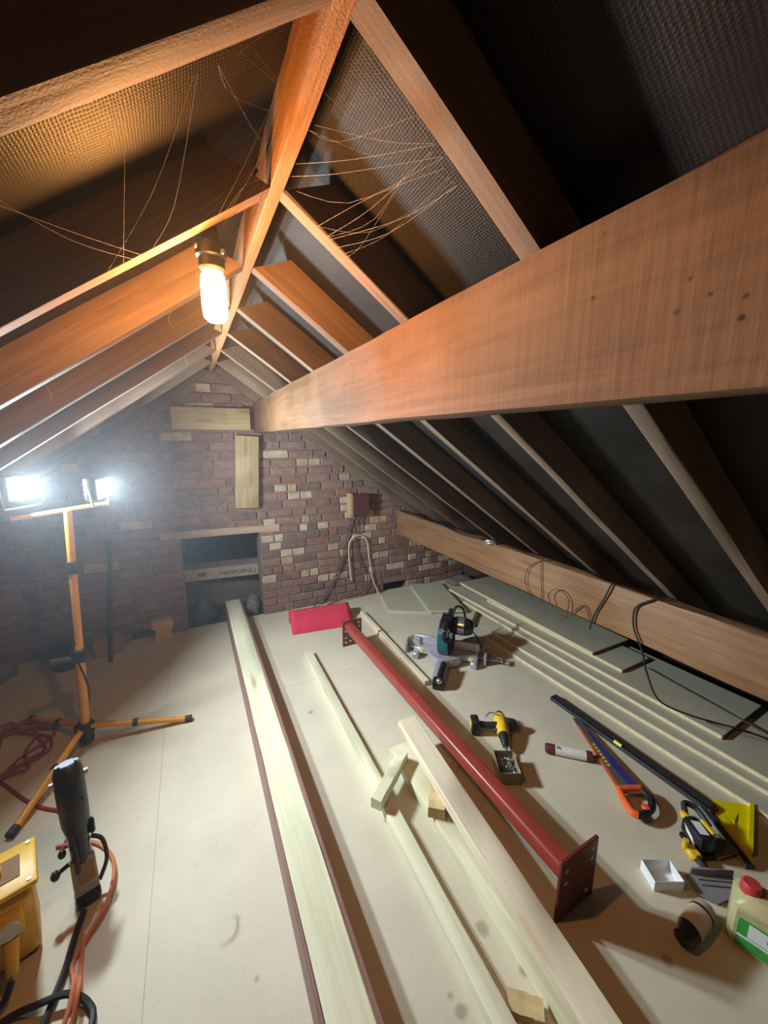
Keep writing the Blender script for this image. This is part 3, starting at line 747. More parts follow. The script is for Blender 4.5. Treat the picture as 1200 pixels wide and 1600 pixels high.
# ------------------------------------------------------------------ site transformer
t = thing('site_transformer', 'yellow portable site transformer with handle slot and socket', 'transformer', (-0.708, 1.365, 0), (0, 0, R(17)))
obj('case', MB().rbox((0, 0, 0.12), (0.29, 0.165, 0.225), 0.02, 3), M['yellow'], t)
pl = obj('top_plate', MB().rbox((0, 0.0, 0.262), (0.33, 0.185, 0.02), 0.009, 2), M['yellow'], t)
obj('handle_recess', MB().rbox((0.0, 0.0, 0.2725), (0.25, 0.09, 0.004), 0.0018, 1), M['amber'], pl)
obj('handle', MB().rbox((-0.04, 0.004, 0.285), (0.25, 0.042, 0.026), 0.012, 3), M['yellow'], pl)
obj('riser', MB().rbox((0, 0, 0.243), (0.26, 0.14, 0.03), 0.008, 1), M['yellow'], t)
for sx, sy in ((0.145, 0.075), (0.145, -0.075), (-0.145, 0.075), (-0.145, -0.075)):
    obj('screw', MB().cyl((sx, sy, 0.270), (sx, sy, 0.2745), 0.006, n=10), M['steel'], pl)
s1 = obj('socket', MB().rbox((0.085, -0.09, 0.165), (0.07, 0.03, 0.08), 0.01, 2), M['toolyellow'], t)
obj('socket_lid', MB().cyl((0.085, -0.104, 0.168), (0.085, -0.115, 0.168), 0.027, n=16), M['whitelabel'], s1)
obj('plug', MB().cyl((0.085, -0.10, 0.125), (0.08, -0.15, 0.06), 0.02, 0.014, 12), M['toolyellow'], t)
for sx in (-0.12, 0.12):
    for sy in (-0.06, 0.06):
        obj('foot', MB().cyl((sx, sy, 0), (sx, sy, 0.014), 0.014, n=10), M['black'], t)

# ------------------------------------------------------------------ upright breaker drill
a = Vector((-0.447, 1.43, 0.0)); b = Vector((-0.487, 1.575, 0.445))
dv = (b - a)
q = dv.to_track_quat('Z', 'Y')
t = thing('breaker_drill', 'black breaker drill standing on end beside the yellow transformer', 'power tool', a, (0, 0, 0))
zz_ = dv.normalized(); yy_ = Vector((-0.34, 1.0, 0)); yy_ = (yy_ - zz_ * yy_.dot(zz_)).normalized(); xx_ = yy_.cross(zz_)
t.rotation_euler = Matrix((xx_, yy_, zz_)).transposed().to_euler()
t.scale = (0.82, 0.82, 1.0)
Hh = dv.length
obj('gear_housing', MB().rings([[(r * math.cos(2 * math.pi * k / 20) * sx, r * math.sin(2 * math.pi * k / 20) * sy, zz) for k in range(20)] for r, sx, sy, zz in ((0.040, 1, 1, 0.235), (0.05, 1, 1.1, 0.27), (0.053, 1, 1.25, 0.34), (0.054, 1, 1.2, Hh - 0.05), (0.052, 1, 1.1, Hh - 0.02), (0.045, 1, 1, Hh))]), M['black'], t)
obj('top_cap', MB().cyl((0, 0, Hh - 0.001), (0, 0, Hh + 0.006), 0.044, n=8), M['bluecap'], t)
for k in range(4):
    aa = R(45 + 90 * k)
    obj('cap_screw', MB().cyl((0.041 * math.cos(aa), 0.041 * math.sin(aa), Hh), (0.041 * math.cos(aa), 0.041 * math.sin(aa), Hh + 0.009), 0.006, n=8), M['black'], t)
for sx in (-1, 1):
    obj('side_bolt', MB().cyl((sx * 0.05, 0, Hh - 0.05), (sx * 0.066, 0, Hh - 0.05), 0.012, n=10), M['steel'], t)
obj('badge_ring', MB().torus((0, 0, 0), 0.03, 0.0035, R(20), R(160), 12, 6, Matrix.Translation((0.005, -0.062, Hh - 0.13)) @ Matrix.Rotation(R(90), 4, 'X')), M['grip'], t)
obj('neck', MB().rings([[(r * math.cos(2 * math.pi * k / 16), r * 1.1 * math.sin(2 * math.pi * k / 16), zz) for k in range(16)] for r, zz in ((0.036, 0.14), (0.037, 0.2), (0.042, 0.25))]), M['gloss'], t)
obj('cooling_pipe', MB().tube(spline([(-0.02, -0.04, 0.12), (-0.018, -0.046, 0.17), (-0.022, -0.046, 0.22), (-0.03, -0.035, 0.26)]), 0.009, 8), M['grip'], t)
obj('motor_casting', MB().rbox((0, 0, 0.095), (0.085, 0.075, 0.12), 0.012, 2), M['toolbeige'], t)
obj('rating_plate', MB().rbox((0.006, -0.039, 0.105), (0.055, 0.004, 0.065), 0.0015, 1), M['cardboard'], t)
obj('trigger_unit', MB().rbox((0.0, 0, 0.02), (0.088, 0.082, 0.04), 0.012, 2), M['black'], t)
obj('side_lever', MB().tube([(-0.045, -0.01, 0.15), (-0.085, -0.02, 0.145)], 0.008, 8).ball((-0.09, -0.02, 0.143), 0.017, 10).ball((-0.06, 0.0, 0.19), 0.015, 10), M['black'], t)
obj('side_handle', MB().tube(spline([(0.04, -0.005, 0.2), (0.075, -0.01, 0.17), (0.08, -0.01, 0.1), (0.045, -0.01, 0.045)]), 0.008, 8), M['grip'], t)
obj('side_knob', MB().rbox((0.048, -0.01, 0.235), (0.022, 0.03, 0.05), 0.006, 1), M['gloss'], t)
cable('black_cable', [(-0.452, 1.385, 0.012), (-0.462, 1.31, 0.011), (-0.468, 1.23, 0.011), (-0.480, 1.17, 0.011), (-0.491, 1.11, 0.011), (-0.52, 1.0, 0.011), (-0.6, 0.9, 0.011)], 0.010, M['rubber'], 'thick black cable trailing from the breaker drill')
cable('black_cable', [(-0.585, 1.23, 0.06), (-0.60, 1.20, 0.035), (-0.66, 1.2, 0.012), (-0.74, 1.17, 0.010), (-0.85, 1.1, 0.010)], 0.009, M['rubber'], 'black cable looping from the transformer plug')
cable('black_cable', [(-0.75, 1.12, 0.009), (-0.60, 1.172, 0.009), (-0.515, 1.160, 0.026), (-0.439, 1.144, 0.030), (-0.386, 1.104, 0.012), (-0.372, 1.05, 0.009), (-0.4, 0.9, 0.009)], 0.009, M['rubber'], 'black cable bending round at the bottom edge of the floor')
cable('orange_cable', [(-0.60, 1.70, 0.007), (-0.48, 1.66, 0.007), (-0.41, 1.58, 0.007), (-0.378, 1.487, 0.02), (-0.385, 1.376, 0.02), (-0.438, 1.274, 0.008), (-0.452, 1.231, 0.008), (-0.428, 1.155, 0.045), (-0.433, 1.087, 0.03), (-0.47, 1.0, 0.007), (-0.55, 0.9, 0.007)], 0.007, M['orange_cable'], 'orange cable running beside the breaker drill')
cable('orange_cable', [(-0.435, 1.30, 0.02), (-0.425, 1.2, 0.014), (-0.412, 1.13, 0.050), (-0.42, 1.07, 0.024), (-0.45, 0.98, 0.007), (-0.5, 0.86, 0.007)], 0.006, M['orange_cable'], 'second thinner orange cable at the bottom edge')

# ------------------------------------------------------------------ mitre saw
t = thing('mitre_saw', 'mitre saw with teal blade guard and grey cast base', 'mitre saw', (1.565, 2.10, 0), (0, 0, R(-45)))
bs = MB().rbox((-0.17, 0.03, 0.045), (0.13, 0.10, 0.05), 0.008, 1).rbox((0.17, 0.03, 0.045), (0.13, 0.10, 0.05), 0.008, 1).rbox((0, 0.02, 0.035), (0.24, 0.16, 0.05), 0.01, 1)
bs.rbox((-0.21, -0.03, 0.025), (0.05, 0.09, 0.05), 0.01, 1).rbox((0.21, -0.03, 0.025), (0.05, 0.09, 0.05), 0.01, 1).rbox((-0.19, 0.11, 0.02), (0.05, 0.08, 0.04), 0.008, 1).rbox((0.19, 0.11, 0.02), (0.05, 0.08, 0.04), 0.008, 1)
base = obj('base', bs, M['alu'], t)
obj('turntable', MB().cyl((0, -0.01, 0.02), (0, -0.01, 0.072), 0.125, 0.12, 28), M['alu'], t)
obj('table_arm', MB().rbox((0, -0.22, 0.05), (0.075, 0.24, 0.04), 0.01, 2), M['alu'], t)
obj('mitre_lock', MB().tube([(0.02, -0.20, 0.085), (0.02, -0.36, 0.07)], [0.022, 0.026], 12).rbox((0.01, -0.35, 0.035), (0.07, 0.06, 0.07), 0.012, 2), M['gloss'], t)
obj('lock_knob', MB().ball((0.02, -0.375, 0.07), (0.02, 0.02, 0.02), 10), M['chrome'], t)
for sx in (-1, 1):
    f = obj('fence', MB().rbox((sx * 0.145, 0.045, 0.105), (0.19, 0.022, 0.07), 0.006, 1).rbox((sx * 0.19, 0.062, 0.09), (0.06, 0.03, 0.04), 0.006, 1), M['alu'], t)
    obj('warning_sticker', MB().rbox((sx * 0.185, -0.0225, 0.045), (0.035, 0.002, 0.022), 0.0008, 1), M['brightsticker'], base)
obj('pivot_arm', MB().rbox((0.0, 0.17, 0.10), (0.09, 0.07, 0.16), 0.012, 2).rbox((0.01, 0.13, 0.22), (0.06, 0.14, 0.06), 0.014, 2), M['gloss'], t)
gp = []
for k in range(15):
    aa = R(-20 + 200 * k / 14); gp.append((0.135 * math.cos(aa), 0.135 * math.sin(aa)))
gp += [(-0.12, -0.06), (-0.05, -0.10), (0.05, -0.10)]
Mg = Matrix.Translation((0, 0.02, 0.20)) @ Matrix.Rotation(R(90), 4, 'Z') @ Matrix.Rotation(R(90), 4, 'X')
obj('blade_guard', MB().prism(gp, -0.034, 0.036, Mg), M['gloss'], t)
obj('lower_guard', MB().tube([(-0.046, 0.0, 0.185), (-0.040, 0.0, 0.185), (0.03, 0.0, 0.185)], [0.118, 0.128, 0.128], 32), M['teal'], t)
obj('blade_boss', MB().tube([(-0.047, 0.0, 0.185), (-0.058, 0.0, 0.185)], [0.04, 0.032], 20), M['gloss'], t)
mo = obj('motor', MB().rings([[(x, 0.06 + r * math.cos(2 * math.pi * k / 18), 0.25 + r * math.sin(2 * math.pi * k / 18)) for k in range(18)] for x, r in ((0.03, 0.055), (0.06, 0.064), (0.13, 0.064), (0.17, 0.055), (0.19, 0.035))]), M['gloss'], t)
obj('motor_band', MB().cyl((0.08, 0.06, 0.25), (0.125, 0.06, 0.25), 0.0665, n=20), M['chrome'], t)
obj('operating_handle', MB().tube(spline([(0.01, -0.03, 0.31), (0.01, -0.10, 0.325), (0.01, -0.15, 0.28), (0.01, -0.13, 0.22), (0.01, -0.08, 0.22)]), 0.017, 8), M['gloss'], t)
obj('top_lever', MB().tube(spline([(0.03, 0.08, 0.30), (0.05, 0.14, 0.36), (0.1, 0.17, 0.33), (0.12, 0.16, 0.24)]), 0.009, 7), M['black'], t)
obj('dust_spout', MB().cyl((0.0, 0.15, 0.25), (0.0, 0.24, 0.28), 0.022, 0.02, 12), M['black'], t)
for sx in (-1, 1):
    for yy in (0.02, 0.06):
        obj('extension_rod', MB().cyl((sx * 0.22, yy, 0.045), (sx * (0.29 if sx < 0 else 0.40), yy, 0.045), 0.005, n=8), M['steel'], t)
    obj('end_stop', MB().rbox((sx * (0.295 if sx < 0 else 0.285), 0.04, 0.045), (0.022, 0.10, 0.09), 0.006, 1), M['greyplastic'], t)
obj('end_stop', MB().rbox((0.40, 0.04, 0.045), (0.012, 0.06, 0.02), 0.003, 1), M['steel'], t)
obj('work_clamp', MB().cyl((-0.27, 0.07, 0.0), (-0.27, 0.07, 0.11), 0.008, n=8).cyl((-0.27, 0.07, 0.10), (-0.20, 0.02, 0.10), 0.007, n=8).cyl((-0.2, 0.02, 0.06), (-0.2, 0.02, 0.13), 0.006, n=8), M['steel'], t)
obj('power_lead', MB().tube(spline([(0.14, 0.1, 0.23), (0.2, 0.16, 0.14), (0.24, 0.2, 0.03), (0.2, 0.28, 0.008), (0.1, 0.3, 0.008), (0.16, 0.36, 0.008)]), 0.005, 6), M['rubber'], t)

# ------------------------------------------------------------------ cordless driver
t = thing('cordless_driver', 'yellow and black cordless driver lying beside the red steel tube', 'power tool', (1.36, 1.37, 0.0), (0, 0, R(-28)))
obj('battery', MB().rbox((-0.095, 0.03, 0.042), (0.045, 0.075, 0.08), 0.01, 2), M['black'], t)
obj('battery_badge', MB().rbox((-0.1185, 0.03, 0.05), (0.003, 0.045, 0.045), 0.001, 1), M['toolyellow'], t)
obj('handle', MB().tube([(-0.075, 0.03, 0.045), (-0.03, 0.02, 0.05), (0.03, 0.01, 0.055)], [0.02, 0.017, 0.022], 10), M['black'], t)
obj('motor_body', MB().tube([(0.055, 0.085, 0.05), (0.05, 0.06, 0.05), (0.045, 0.0, 0.05), (0.04, -0.05, 0.047)], [0.03, 0.036, 0.036, 0.03], 14), M['toolyellow'], t)
obj('rear_cap', MB().tube([(0.06, 0.11, 0.052), (0.055, 0.085, 0.05)], [0.02, 0.031], 14), M['grip'], t)
obj('nose', MB().tube([(0.04, -0.05, 0.047), (0.036, -0.085, 0.044), (0.032, -0.12, 0.04)], [0.028, 0.022, 0.014], 12), M['black'], t)
obj('bit_holder', MB().cyl((0.032, -0.12, 0.04), (0.026, -0.17, 0.036), 0.006, n=8), M['steel'], t)
obj('belt_clip', MB().tube(spline([(-0.03, 0.06, 0.07), (0.0, 0.075, 0.085), (0.035, 0.05, 0.09)]), 0.004, 6), M['steel'], t)
obj('trigger', MB().rbox((0.01, -0.02, 0.05), (0.03, 0.02, 0.025), 0.006, 1), M['grip'], t)
obj('chuck_cover', MB().cyl((0.075, 0.03, 0.05), (0.125, 0.04, 0.038), 0.034, 0.03, 14), M['grip'], t)

# screw tub
t = thing('screw_tub', 'small smoky tub of screws between the red steel and the sealant tube', 'tub', (1.25, 1.16, 0.0), (0, 0, R(-30)))
t.scale = (1.2, 1.2, 1.3)
tm = MB().rbox((0, 0, 0.003), (0.085, 0.115, 0.006), 0.002, 1).rbox((0.0405, 0, 0.025), (0.004, 0.115, 0.05), 0.0015, 1).rbox((-0.0405, 0, 0.025), (0.004, 0.115, 0.05), 0.0015, 1).rbox((0, 0.0555, 0.025), (0.085, 0.004, 0.05), 0.0015, 1).rbox((0, -0.0555, 0.025), (0.085, 0.004, 0.05), 0.0015, 1)
obj('tub', tm, M['smoky'], t)
rs = random.Random(3); sm = MB()
for i in range(70):
    x, y, z = rs.uniform(-.028, .028), rs.uniform(-.044, .044), 0.01 + 0.02 * rs.random()
    an = rs.uniform(0, 6.28); ca, sa = math.cos(an) * 0.011, math.sin(an) * 0.011
    sm.cyl((x - ca, y - sa, z), (x + ca, y + sa, z + rs.uniform(-.004, .008)), 0.002, 0.0035, 5)
o = obj('screws', sm, M['steel'], t); o['kind'] = 'stuff'

# sealant tube
a = Vector((1.525, 1.165, 0.0245)); b = Vector((1.70, 1.005, 0.0245)); dv = b - a
t = thing('sealant_tube', 'white and maroon sealant tube lying under the handsaw blade', 'tube', a, dv.to_track_quat('X', 'Z').to_euler())
obj('label_wrap', MB().cyl((0.045, 0, 0), (0.19, 0, 0), 0.0242, n=20), M['whitelabel'], t)
obj('tube_end', MB().tube([(0, 0, 0), (0.006, 0, 0), (0.046, 0, 0)], [0.021, 0.0238, 0.0238], 20), M['maroon'], t)
obj('tube_front', MB().tube([(0.189, 0, 0), (0.22, 0, 0), (0.225, 0, 0), (0.24, 0, 0)], [0.0238, 0.0238, 0.01, 0.008], 20), M['maroon'], t)
obj('print_block', MB().rbox((0.06, -0.008, 0.0225), (0.02, 0.016, 0.003), 0.001, 1), M['greyplastic'], t)

# handsaw: local X from toe to handle
a = Vector((1.855, 1.245, 0.018)); b = Vector((1.63, 0.735, 0.03)); dv = b - a
t = thing('handsaw', 'handsaw with blue and orange blade and orange handle', 'handsaw', a, (0, R(-1.2), math.atan2(dv.y, dv.x)))
LS = dv.length
bl = [(0.0, 0.018), (0.0, -0.018)] 
teeth = []
nT = 44; Lb_ = LS - 0.10
for i in range(nT):
    x0 = Lb_ * i / nT; x1 = Lb_ * (i + 0.5) / nT
    y0 = 0.02 + 0.035 * i / nT
    teeth += [(x0, y0), (x1, y0 + 0.006)]
poly = [(0.0, -0.012)] + teeth + [(Lb_, 0.055), (Lb_ + 0.03, 0.05), (Lb_ + 0.03, -0.055), (Lb_, -0.055)]
bd = obj('blade', MB().prism(poly, 0.0, 0.0025), M['steel'], t)
obj('blue_coating', MB().prism([(0.1, 0.012), (0.1, 0.024), (Lb_ - 0.01, 0.05), (Lb_ - 0.01, 0.005), (Lb_ - 0.1, 0.0)], 0.0025, 0.0034), M['bluesaw'], bd)
obj('orange_back_strip', MB().prism([(0.06, -0.0165), (0.06, -0.009), (Lb_, -0.038), (Lb_, -0.055)], 0.0025, 0.0034), M['orange'], bd)
for i in range(7):
    obj('printed_mark', MB().box((0.2 + 0.022 * i, -0.006 - 0.001 * i, 0.0029), (0.013, 0.012, 0.0012)), M['toolyellow'], bd)
hp = [(Lb_ - 0.005, -0.055), (Lb_ + 0.02, -0.062), (Lb_ + 0.115, -0.075), (Lb_ + 0.14, -0.055), (Lb_ + 0.115, -0.03)]
hm = MB()
hm.tube(spline([(Lb_ + 0.01, -0.05, 0), (Lb_ + 0.06, -0.062, 0), (Lb_ + 0.115, -0.066, 0), (Lb_ + 0.135, -0.05, 0)], 5), 0.015, 8)
hm.tube([(Lb_ + 0.01, -0.055, 0), (Lb_ + 0.008, 0.0, 0), (Lb_ + 0.012, 0.052, 0)], 0.015, 8)
obj('handle', hm, M['orange'], t, (0, 0, 0.004))
obj('grip', MB().tube(spline([(Lb_ + 0.012, 0.052, 0), (Lb_ + 0.06, 0.058, 0), (Lb_ + 0.105, 0.03, 0), (Lb_ + 0.13, -0.02, 0), (Lb_ + 0.135, -0.05, 0)], 5), 0.0155, 8), M['black'], t, (0, 0, 0.004))
obj('handle_insert', MB().rbox((Lb_ + 0.112, 0.0, 0.012), (0.035, 0.03, 0.016), 0.006, 1), M['orange'], t)

# black straightedge
a = Vector((1.905, 1.43, 0)); b = Vector((1.905, 0.60, 0)); dv = b - a
t = thing('spirit_level', 'long black spirit level lying along the chipboard stack', 'spirit level', a, (0, 0, math.atan2(dv.y, dv.x)))
obj('beam', MB().rbox((dv.length / 2, 0, 0.012), (dv.length, 0.048, 0.024), 0.003, 1), M['grip'], t)
obj('top_rail', MB().box((dv.length / 2, 0.02, 0.0255), (dv.length - 0.01, 0.008, 0.003)).box((dv.length / 2, -0.02, 0.0255), (dv.length - 0.01, 0.008, 0.003)), M['black'], t)
obj('vial', MB().cyl((0.40, -0.02, 0.026), (0.44, -0.02, 0.026), 0.009, n=10), M['brightsticker'], t)
obj('end_cap', MB().rbox((0.004, 0, 0.0125), (0.02, 0.052, 0.027), 0.004, 1), M['black'], t)
obj('end_cap', MB().rbox((dv.length - 0.004, 0, 0.0125), (0.02, 0.052, 0.027), 0.004, 1), M['black'], t)
plk = Vector((1.885, 0.63, 0)); pl2 = Vector((1.76, 0.425, 0)); dv = pl2 - plk
t = thing('metal_rule', 'dark metal rule along the long side of the yellow square', 'rule', plk + Vector((0, 0, 0.024)), (0, R(2), math.atan2(dv.y, dv.x)))
t.location.z = 0.0; t.rotation_euler[1] = 0
obj('blade', MB().rbox((dv.length / 2, 0, 0.01), (dv.length, 0.028, 0.02), 0.002, 1), M['grip'], t)
obj('bright_edge', MB().rbox((dv.length / 2, -0.0155, 0.01), (dv.length, 0.003, 0.018), 0.0008, 1), M['steel'], t)

# yellow speed square
t = thing('speed_square', 'yellow triangular roofing square beside the spirit level', 'square', (1.915, 0.658, 0.0))
P3 = [Vector((0.02, 0.0)), Vector((0.165, -0.115)), Vector((-0.095, -0.205))]
def tri_frame(pts, wdt, z0, z1):
    mb = MB(); n = 3; c = sum(pts, Vector((0, 0))) / 3
    inn = [c + (p - c) * 0.40 for p in pts]
    for i in range(3):
        j = (i + 1) % 3
        mb.prism([tuple(pts[i]), tuple(pts[j]), tuple(inn[j]), tuple(inn[i])], z0, z1)
    return mb
obj('plate', tri_frame(P3, 0.04, 0.004, 0.010), M['squareyellow'], t)
e01 = (P3[1] - P3[2]).normalized(); nrm = Vector((e01.y, -e01.x))
pa, pb = P3[2], P3[1]
obj('lip', MB().prism([tuple(pa), tuple(pb), tuple(pb + nrm * 0.014), tuple(pa + nrm * 0.014)], 0.0, 0.028), M['squareyellow'], t)
c3 = sum(P3, Vector((0, 0))) / 3
obj('inner_web', MB().prism([tuple(c3 + (P3[0] - c3) * 0.42), tuple(c3 + (P3[1] - c3) * 0.42), tuple(c3 + (P3[1] * 0.5 + P3[2] * 0.5 - c3) * 0.2), tuple(c3 + (P3[2] - c3) * 0.2)], 0.004, 0.0095), M['squareyellow'], t)

# black and yellow cordless planer-like tool
t = thing('cordless_nailer', 'black and yellow cordless nailer with white label on its side', 'power tool', (1.675, 0.56, 0.0), (0, 0, R(-25)))
t.scale = (0.86, 0.86, 0.9)
obj('body', MB().rbox((0, 0, 0.065), (0.075, 0.12, 0.085), 0.02, 2), M['black'], t)
obj('side_label', MB().prism([(-0.022, -0.03), (0.004, -0.012), (0.026, 0.036), (-0.0, 0.018)], -0.001, 0.001, Matrix.Translation((-0.0385, -0.002, 0.065)) @ Matrix.Rotation(R(-90), 4, 'Y')), M['white'], t)
obj('top_label', MB().prism([(-0.024, -0.035), (0.012, -0.042), (0.018, 0.02), (-0.016, 0.03)], 0.1075, 0.1085), M['white'], t)
obj('magazine_foot', MB().rbox((-0.06, -0.05, 0.03), (0.05, 0.06, 0.03), 0.008, 1).tube([(-0.08, -0.03, 0.03), (-0.082, -0.03, 0.075)], 0.012, 8), M['toolyellow'], t)
obj('nose', MB().tube([(-0.06, -0.07, 0.03), (-0.05, -0.12, 0.02)], [0.015, 0.011], 8), M['grip'], t)
obj('yellow_bumper', MB().rbox((0.042, 0.0, 0.085), (0.026, 0.075, 0.05), 0.011, 2), M['toolyellow'], t)
obj('yellow_bumper', MB().rbox((-0.005, 0.068, 0.085), (0.03, 0.045, 0.032), 0.010, 2), M['toolyellow'], t)
obj('handle', MB().tube(spline([(0.0, 0.075, 0.09), (0.03, 0.12, 0.1), (0.075, 0.10, 0.09), (0.08, 0.03, 0.07)]), 0.013, 8), M['grip'], t)
obj('battery', MB().rbox((0.0, -0.005, 0.013), (0.085, 0.12, 0.026), 0.008, 1), M['black'], t)
obj('base_plate', MB().prism([(0.04, -0.07), (0.16, -0.05), (0.15, 0.0), (0.04, 0.05)], 0.018, 0.024), M['steel'], t)
obj('base_support', MB().rbox((0.12, -0.025, 0.009), (0.05, 0.04, 0.018), 0.004, 1), M['grip'], t)

# white open box
t = thing('white_card_box', 'small open white card box beside the black and yellow nailer', 'box', (1.425, 0.555, 0.0), (0, 0, R(-27)))
obj('bottom', MB().box((0, 0, 0.001), (0.105, 0.075, 0.002)), M['white'], t)
for c, d in (((0.052, 0, 0.0225), (0.0016, 0.075, 0.041)), ((-0.052, 0, 0.0225), (0.0016, 0.075, 0.041)), ((0, 0.037, 0.0225), (0.105, 0.0016, 0.041)), ((0, -0.037, 0.0225), (0.105, 0.0016, 0.041))):
    obj('side', MB().box(c, d), M['white'], t)

# grey scoop
t = thing('plastic_scoop', 'grey plastic scoop lying behind the cream aerosol can', 'scoop', (1.56, 0.455, 0.0), (0, 0, R(-32)))
obj('pan', MB().prism([(-0.075, 0.03), (-0.03, 0.045), (0.10, 0.03), (0.11, -0.01), (-0.02, -0.055), (-0.07, -0.03)], 0.0, 0.012), M['greyplastic'], t)
obj('rear_wall', MB().rbox((0.02, 0.038, 0.02), (0.15, 0.008, 0.04), 0.003, 1), M['greyplastic'], t)
obj('rib', MB().box((0.02, 0.0, 0.0145), (0.12, 0.004, 0.005)).box((0.02, 0.018, 0.0145), (0.12, 0.004, 0.005)), M['greyplastic'], t)

# aerosol can on its side
a = Vector((1.27, 0.415, 0.034)); b = Vector((1.43, 0.425, 0.034)); dv = b - a
t = thing('aerosol_can', 'cream aerosol can lying on its side with a black cap', 'can', a, dv.to_track_quat('X', 'Z').to_euler())
obj('can_body', MB().tube([(0.05, 0, 0), (0.135, 0, 0)], 0.0335, 22), M['cream'], t)
obj('can_collar', MB().tube([(0.133, 0, 0), (0.14, 0, 0), (0.165, 0, 0), (0.17, 0, 0)], [0.0335, 0.034, 0.03, 0.024], 22), M['toolbeige'], t)
obj('black_band', MB().tube([(0.128, 0, 0), (0.136, 0, 0)], 0.0342, 22), M['black'], t)
obj('black_cap', MB().tube([(0.0, 0, 0), (0.005, 0, 0), (0.04, 0, 0), (0.051, 0, 0)], [0.02, 0.026, 0.03, 0.033], 16), M['black'], t)

# jerry can
t = thing('plastic_jerrycan', 'cloudy yellow jerrycan with green label and red cap', 'jerrycan', (1.505, 0.298, 0.0), (0, 0, R(-72)))
jb = MB().rings([[(x * sx, y * sy, z) for x, y in ((-0.09, -0.045), (-0.075, -0.06), (0.075, -0.06), (0.09, -0.045), (0.09, 0.045), (0.075, 0.06), (-0.075, 0.06), (-0.09, 0.045))] for sx, sy, z in ((0.92, 0.9, 0.0), (1, 1, 0.012), (1, 1, 0.135), (0.95, 0.93, 0.155), (0.6, 0.6, 0.182), (0.4, 0.5, 0.187))])
obj('bottle', jb, M['canplastic'], t)
obj('carry_handle', MB().tube(spline([(0.075, 0, 0.15), (0.07, 0, 0.19), (0.03, 0, 0.205), (-0.005, 0, 0.185)]), 0.011, 8), M['canplastic'], t)
obj('cap', MB().lathe([(0.026, 0.185), (0.027, 0.19), (0.026, 0.214), (0.022, 0.22)], 16, Matrix.Translation((-0.05, 0, -0.012))), M['redcap'], t)
obj('cap_collar', MB().lathe([(0.03, 0.165), (0.03, 0.176)], 16, Matrix.Translation((-0.05, 0, 0))), M['canplastic'], t)
lb = obj('front_label', MB().rbox((0.0, -0.0607, 0.07), (0.135, 0.0016, 0.105), 0.0006, 1), M['green'], t)
obj('label_panel', MB().rbox((0.008, -0.0617, 0.09), (0.10, 0.0012, 0.05), 0.0005, 1), M['white'], lb)
obj('label_emblem', MB().torus((0, 0, 0), 0.012, 0.0016, 0, 2 * math.pi, 18, 6, Matrix.Translation((0.012, -0.0622, 0.092)) @ Matrix.Rotation(R(90), 4, 'X')), M['greyplastic'], lb)
obj('label_band', MB().rbox((0.0, -0.0616, 0.058), (0.13, 0.001, 0.007), 0.0004, 1), M['white'], lb)

# ------------------------------------------------------------------ cables and foil on the low purlin
PX = 1.874
cable('black_cable', [(1.90, 0.93, 0.89), (1.868, 0.93, 0.868), (1.866, 1.0, 0.80), (1.866, 1.0, 0.70), (1.868, 0.95, 0.60), (1.9, 0.93, 0.48), (2.05, 0.93, 0.28), (2.28, 0.9, 0.14), (2.42, 0.82, 0.092), (2.5, 0.7, 0.092), (2.56, 0.55, 0.075), (2.6, 0.4, 0.075)], 0.0045, M['rubber'], 'black cable looping off the low purlin onto the chipboard')
cable('black_cable', [(2.62, 1.28, 0.075 + 0.02), (2.6, 1.1, 0.095), (2.58, 0.9, 0.095), (2.6, 0.6, 0.075), (2.7, 0.45, 0.075)], 0.0045, M['rubber'], 'black cable lying along the chipboard beneath the low purlin')
cable('black_cable', [(1.92, 1.13, 0.88), (1.868, 1.13, 0.87), (1.866, 1.16, 0.78), (1.866, 1.2, 0.68), (1.866, 1.22, 0.58)], 0.0045, M['rubber'], 'black cable hanging straight over the low purlin face')
cable('brown_cable', [(1.866, 1.22, 0.62), (1.866, 1.26, 0.70), (1.866, 1.31, 0.66), (1.866, 1.35, 0.60), (1.85, 1.42, 0.60), (1.84, 1.48, 0.68), (1.85, 1.43, 0.74), (1.86, 1.36, 0.70), (1.85, 1.36, 0.60), (1.84, 1.4, 0.55)], 0.003, M['brown_cable'], 'thin brown cable coiled in a ring on the low purlin')
cable('brown_cable', [(1.90, 1.58, 0.882), (1.868, 1.58, 0.868), (1.862, 1.66, 0.80), (1.862, 1.68, 0.70), (1.866, 1.62, 0.60)], 0.0026, M['brown_cable'], 'thin bowed wire hanging from the top of the low purlin')
cable('brown_cable', [(1.90, 1.57, 0.885), (1.868, 1.57, 0.868), (1.866, 1.56, 0.75), (1.866, 1.54, 0.60)], 0.0026, M['brown_cable'], 'thin straight wire beside the bowed wire on the low purlin')
lump('foil_scrap', (1.875, 2.02, 0.872), (0.035, 0.05, 0.018), M['foil'], 55, 'crumpled silver foil scrap on top of the low purlin', 'foil', 0.5)
cable('grey_cable', [(1.88, 2.75, 0.872), (1.872, 2.6, 0.875), (1.866, 2.35, 0.86), (1.87, 2.1, 0.872)], 0.006, M['grip'], 'grey cable lying along the low purlin top near the gable')

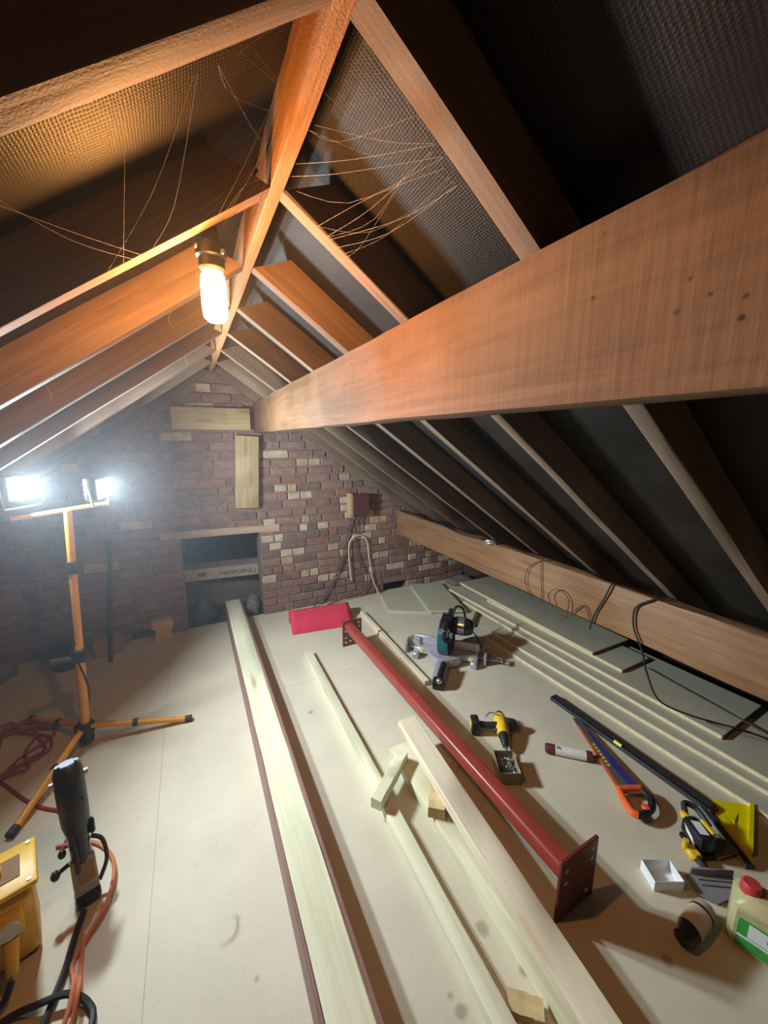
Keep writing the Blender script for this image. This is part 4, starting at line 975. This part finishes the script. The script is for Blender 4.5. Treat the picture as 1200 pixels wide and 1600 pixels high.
# ------------------------------------------------------------------ cobwebs
cw = MB(); rc = random.Random(19)
def strand(a, b, sag=0.02, r=0.0006):
    a, b = Vector(a), Vector(b); m1 = a.lerp(b, rc.uniform(0.35, 0.65)) + Vector((rc.uniform(-.02, .02), rc.uniform(-.02, .02), -sag * 1.3))
    cw.tube(spline([a, m1, b], 4), r * 0.24, 4)
def pr(x, y): return (x, y, zr(x) - 0.001)
def pl_(x, y): return (x, y, zl(x) - 0.001)
for i in range(7):
    strand((RXR + rc.uniform(0, 0.01), rc.uniform(0.62, 0.95), RZ + rc.uniform(0, 0.04)), pr(rc.uniform(0.30, 0.42), 0.53), rc.uniform(0.0, 0.03), rc.choice([0.0005, 0.0008, 0.001]))
for i in range(8):
    strand(pr(rc.uniform(0.27, 0.36), 0.89), pr(rc.uniform(0.32, 0.42), 0.54), rc.uniform(0.0, 0.04), rc.choice([0.0005, 0.0009]))
for i in range(5):
    strand(pl_(rc.uniform(-0.12, -0.02), 0.89), pl_(rc.uniform(-0.2, 0.08), 0.54), rc.uniform(0, 0.02), 0.0006)
for i in range(8):
    strand((RXL - 0.002, rc.uniform(0.6, 0.9), RZ + rc.uniform(0.0, 0.1)), pl_(rc.uniform(0.03, 0.12), rc.choice([0.54, 0.89])), rc.uniform(0, 0.03), 0.0006)
for i in range(9):
    strand((0.08 + rc.uniform(-.03, .04), 0.87, 1.97 + rc.uniform(0, .05)), (RXL - 0.002, rc.uniform(0.8, 0.95), RZ + rc.uniform(0.0, 0.05)), 0.015, 0.0006)
for i in range(7):
    y = RYS[2 + rc.randrange(2, 6)] + rc.uniform(-.02, .02); x = rc.uniform(-0.6, 0.1); p = pl_(x, y)
    strand(p, (x + 0.005, y, p[2] - rc.uniform(0.02, 0.05)), 0.0, 0.0012)
o = obj('cobweb', cw, M['web'])
tag(o, 'dusty cobweb threads strung between the ridge and rafters', 'cobweb', kind='stuff')

# ------------------------------------------------------------------ haze added to imitate lens flare round the lamps
hm_ = bpy.data.materials.new('flare_haze'); hm_.use_nodes = True
nt = hm_.node_tree
for n in list(nt.nodes):
    if n.type == 'BSDF_PRINCIPLED': nt.nodes.remove(n)
vs_ = nt.nodes.new('ShaderNodeVolumeScatter'); vs_.inputs['Density'].default_value = HAZE; vs_.inputs['Anisotropy'].default_value = 0.6
vs_.inputs['Color'].default_value = (0.78, 0.86, 1.0, 1)  # bluish tint of the imitated flare
nt.links.new(vs_.outputs[0], nt.nodes['Material Output'].inputs['Volume'])
ha = MB(); prism_xz(ha, [(-3.3, -0.3), (0.95, -0.3), (0.95, RZ + 0.5), (-3.3, RZ + 0.5)], 0.45, 5.9)
o = obj('haze', ha, hm_, smooth=False); tag(o, 'faint haze added as lens flare around the floodlights and bulb', 'haze', kind='stuff')
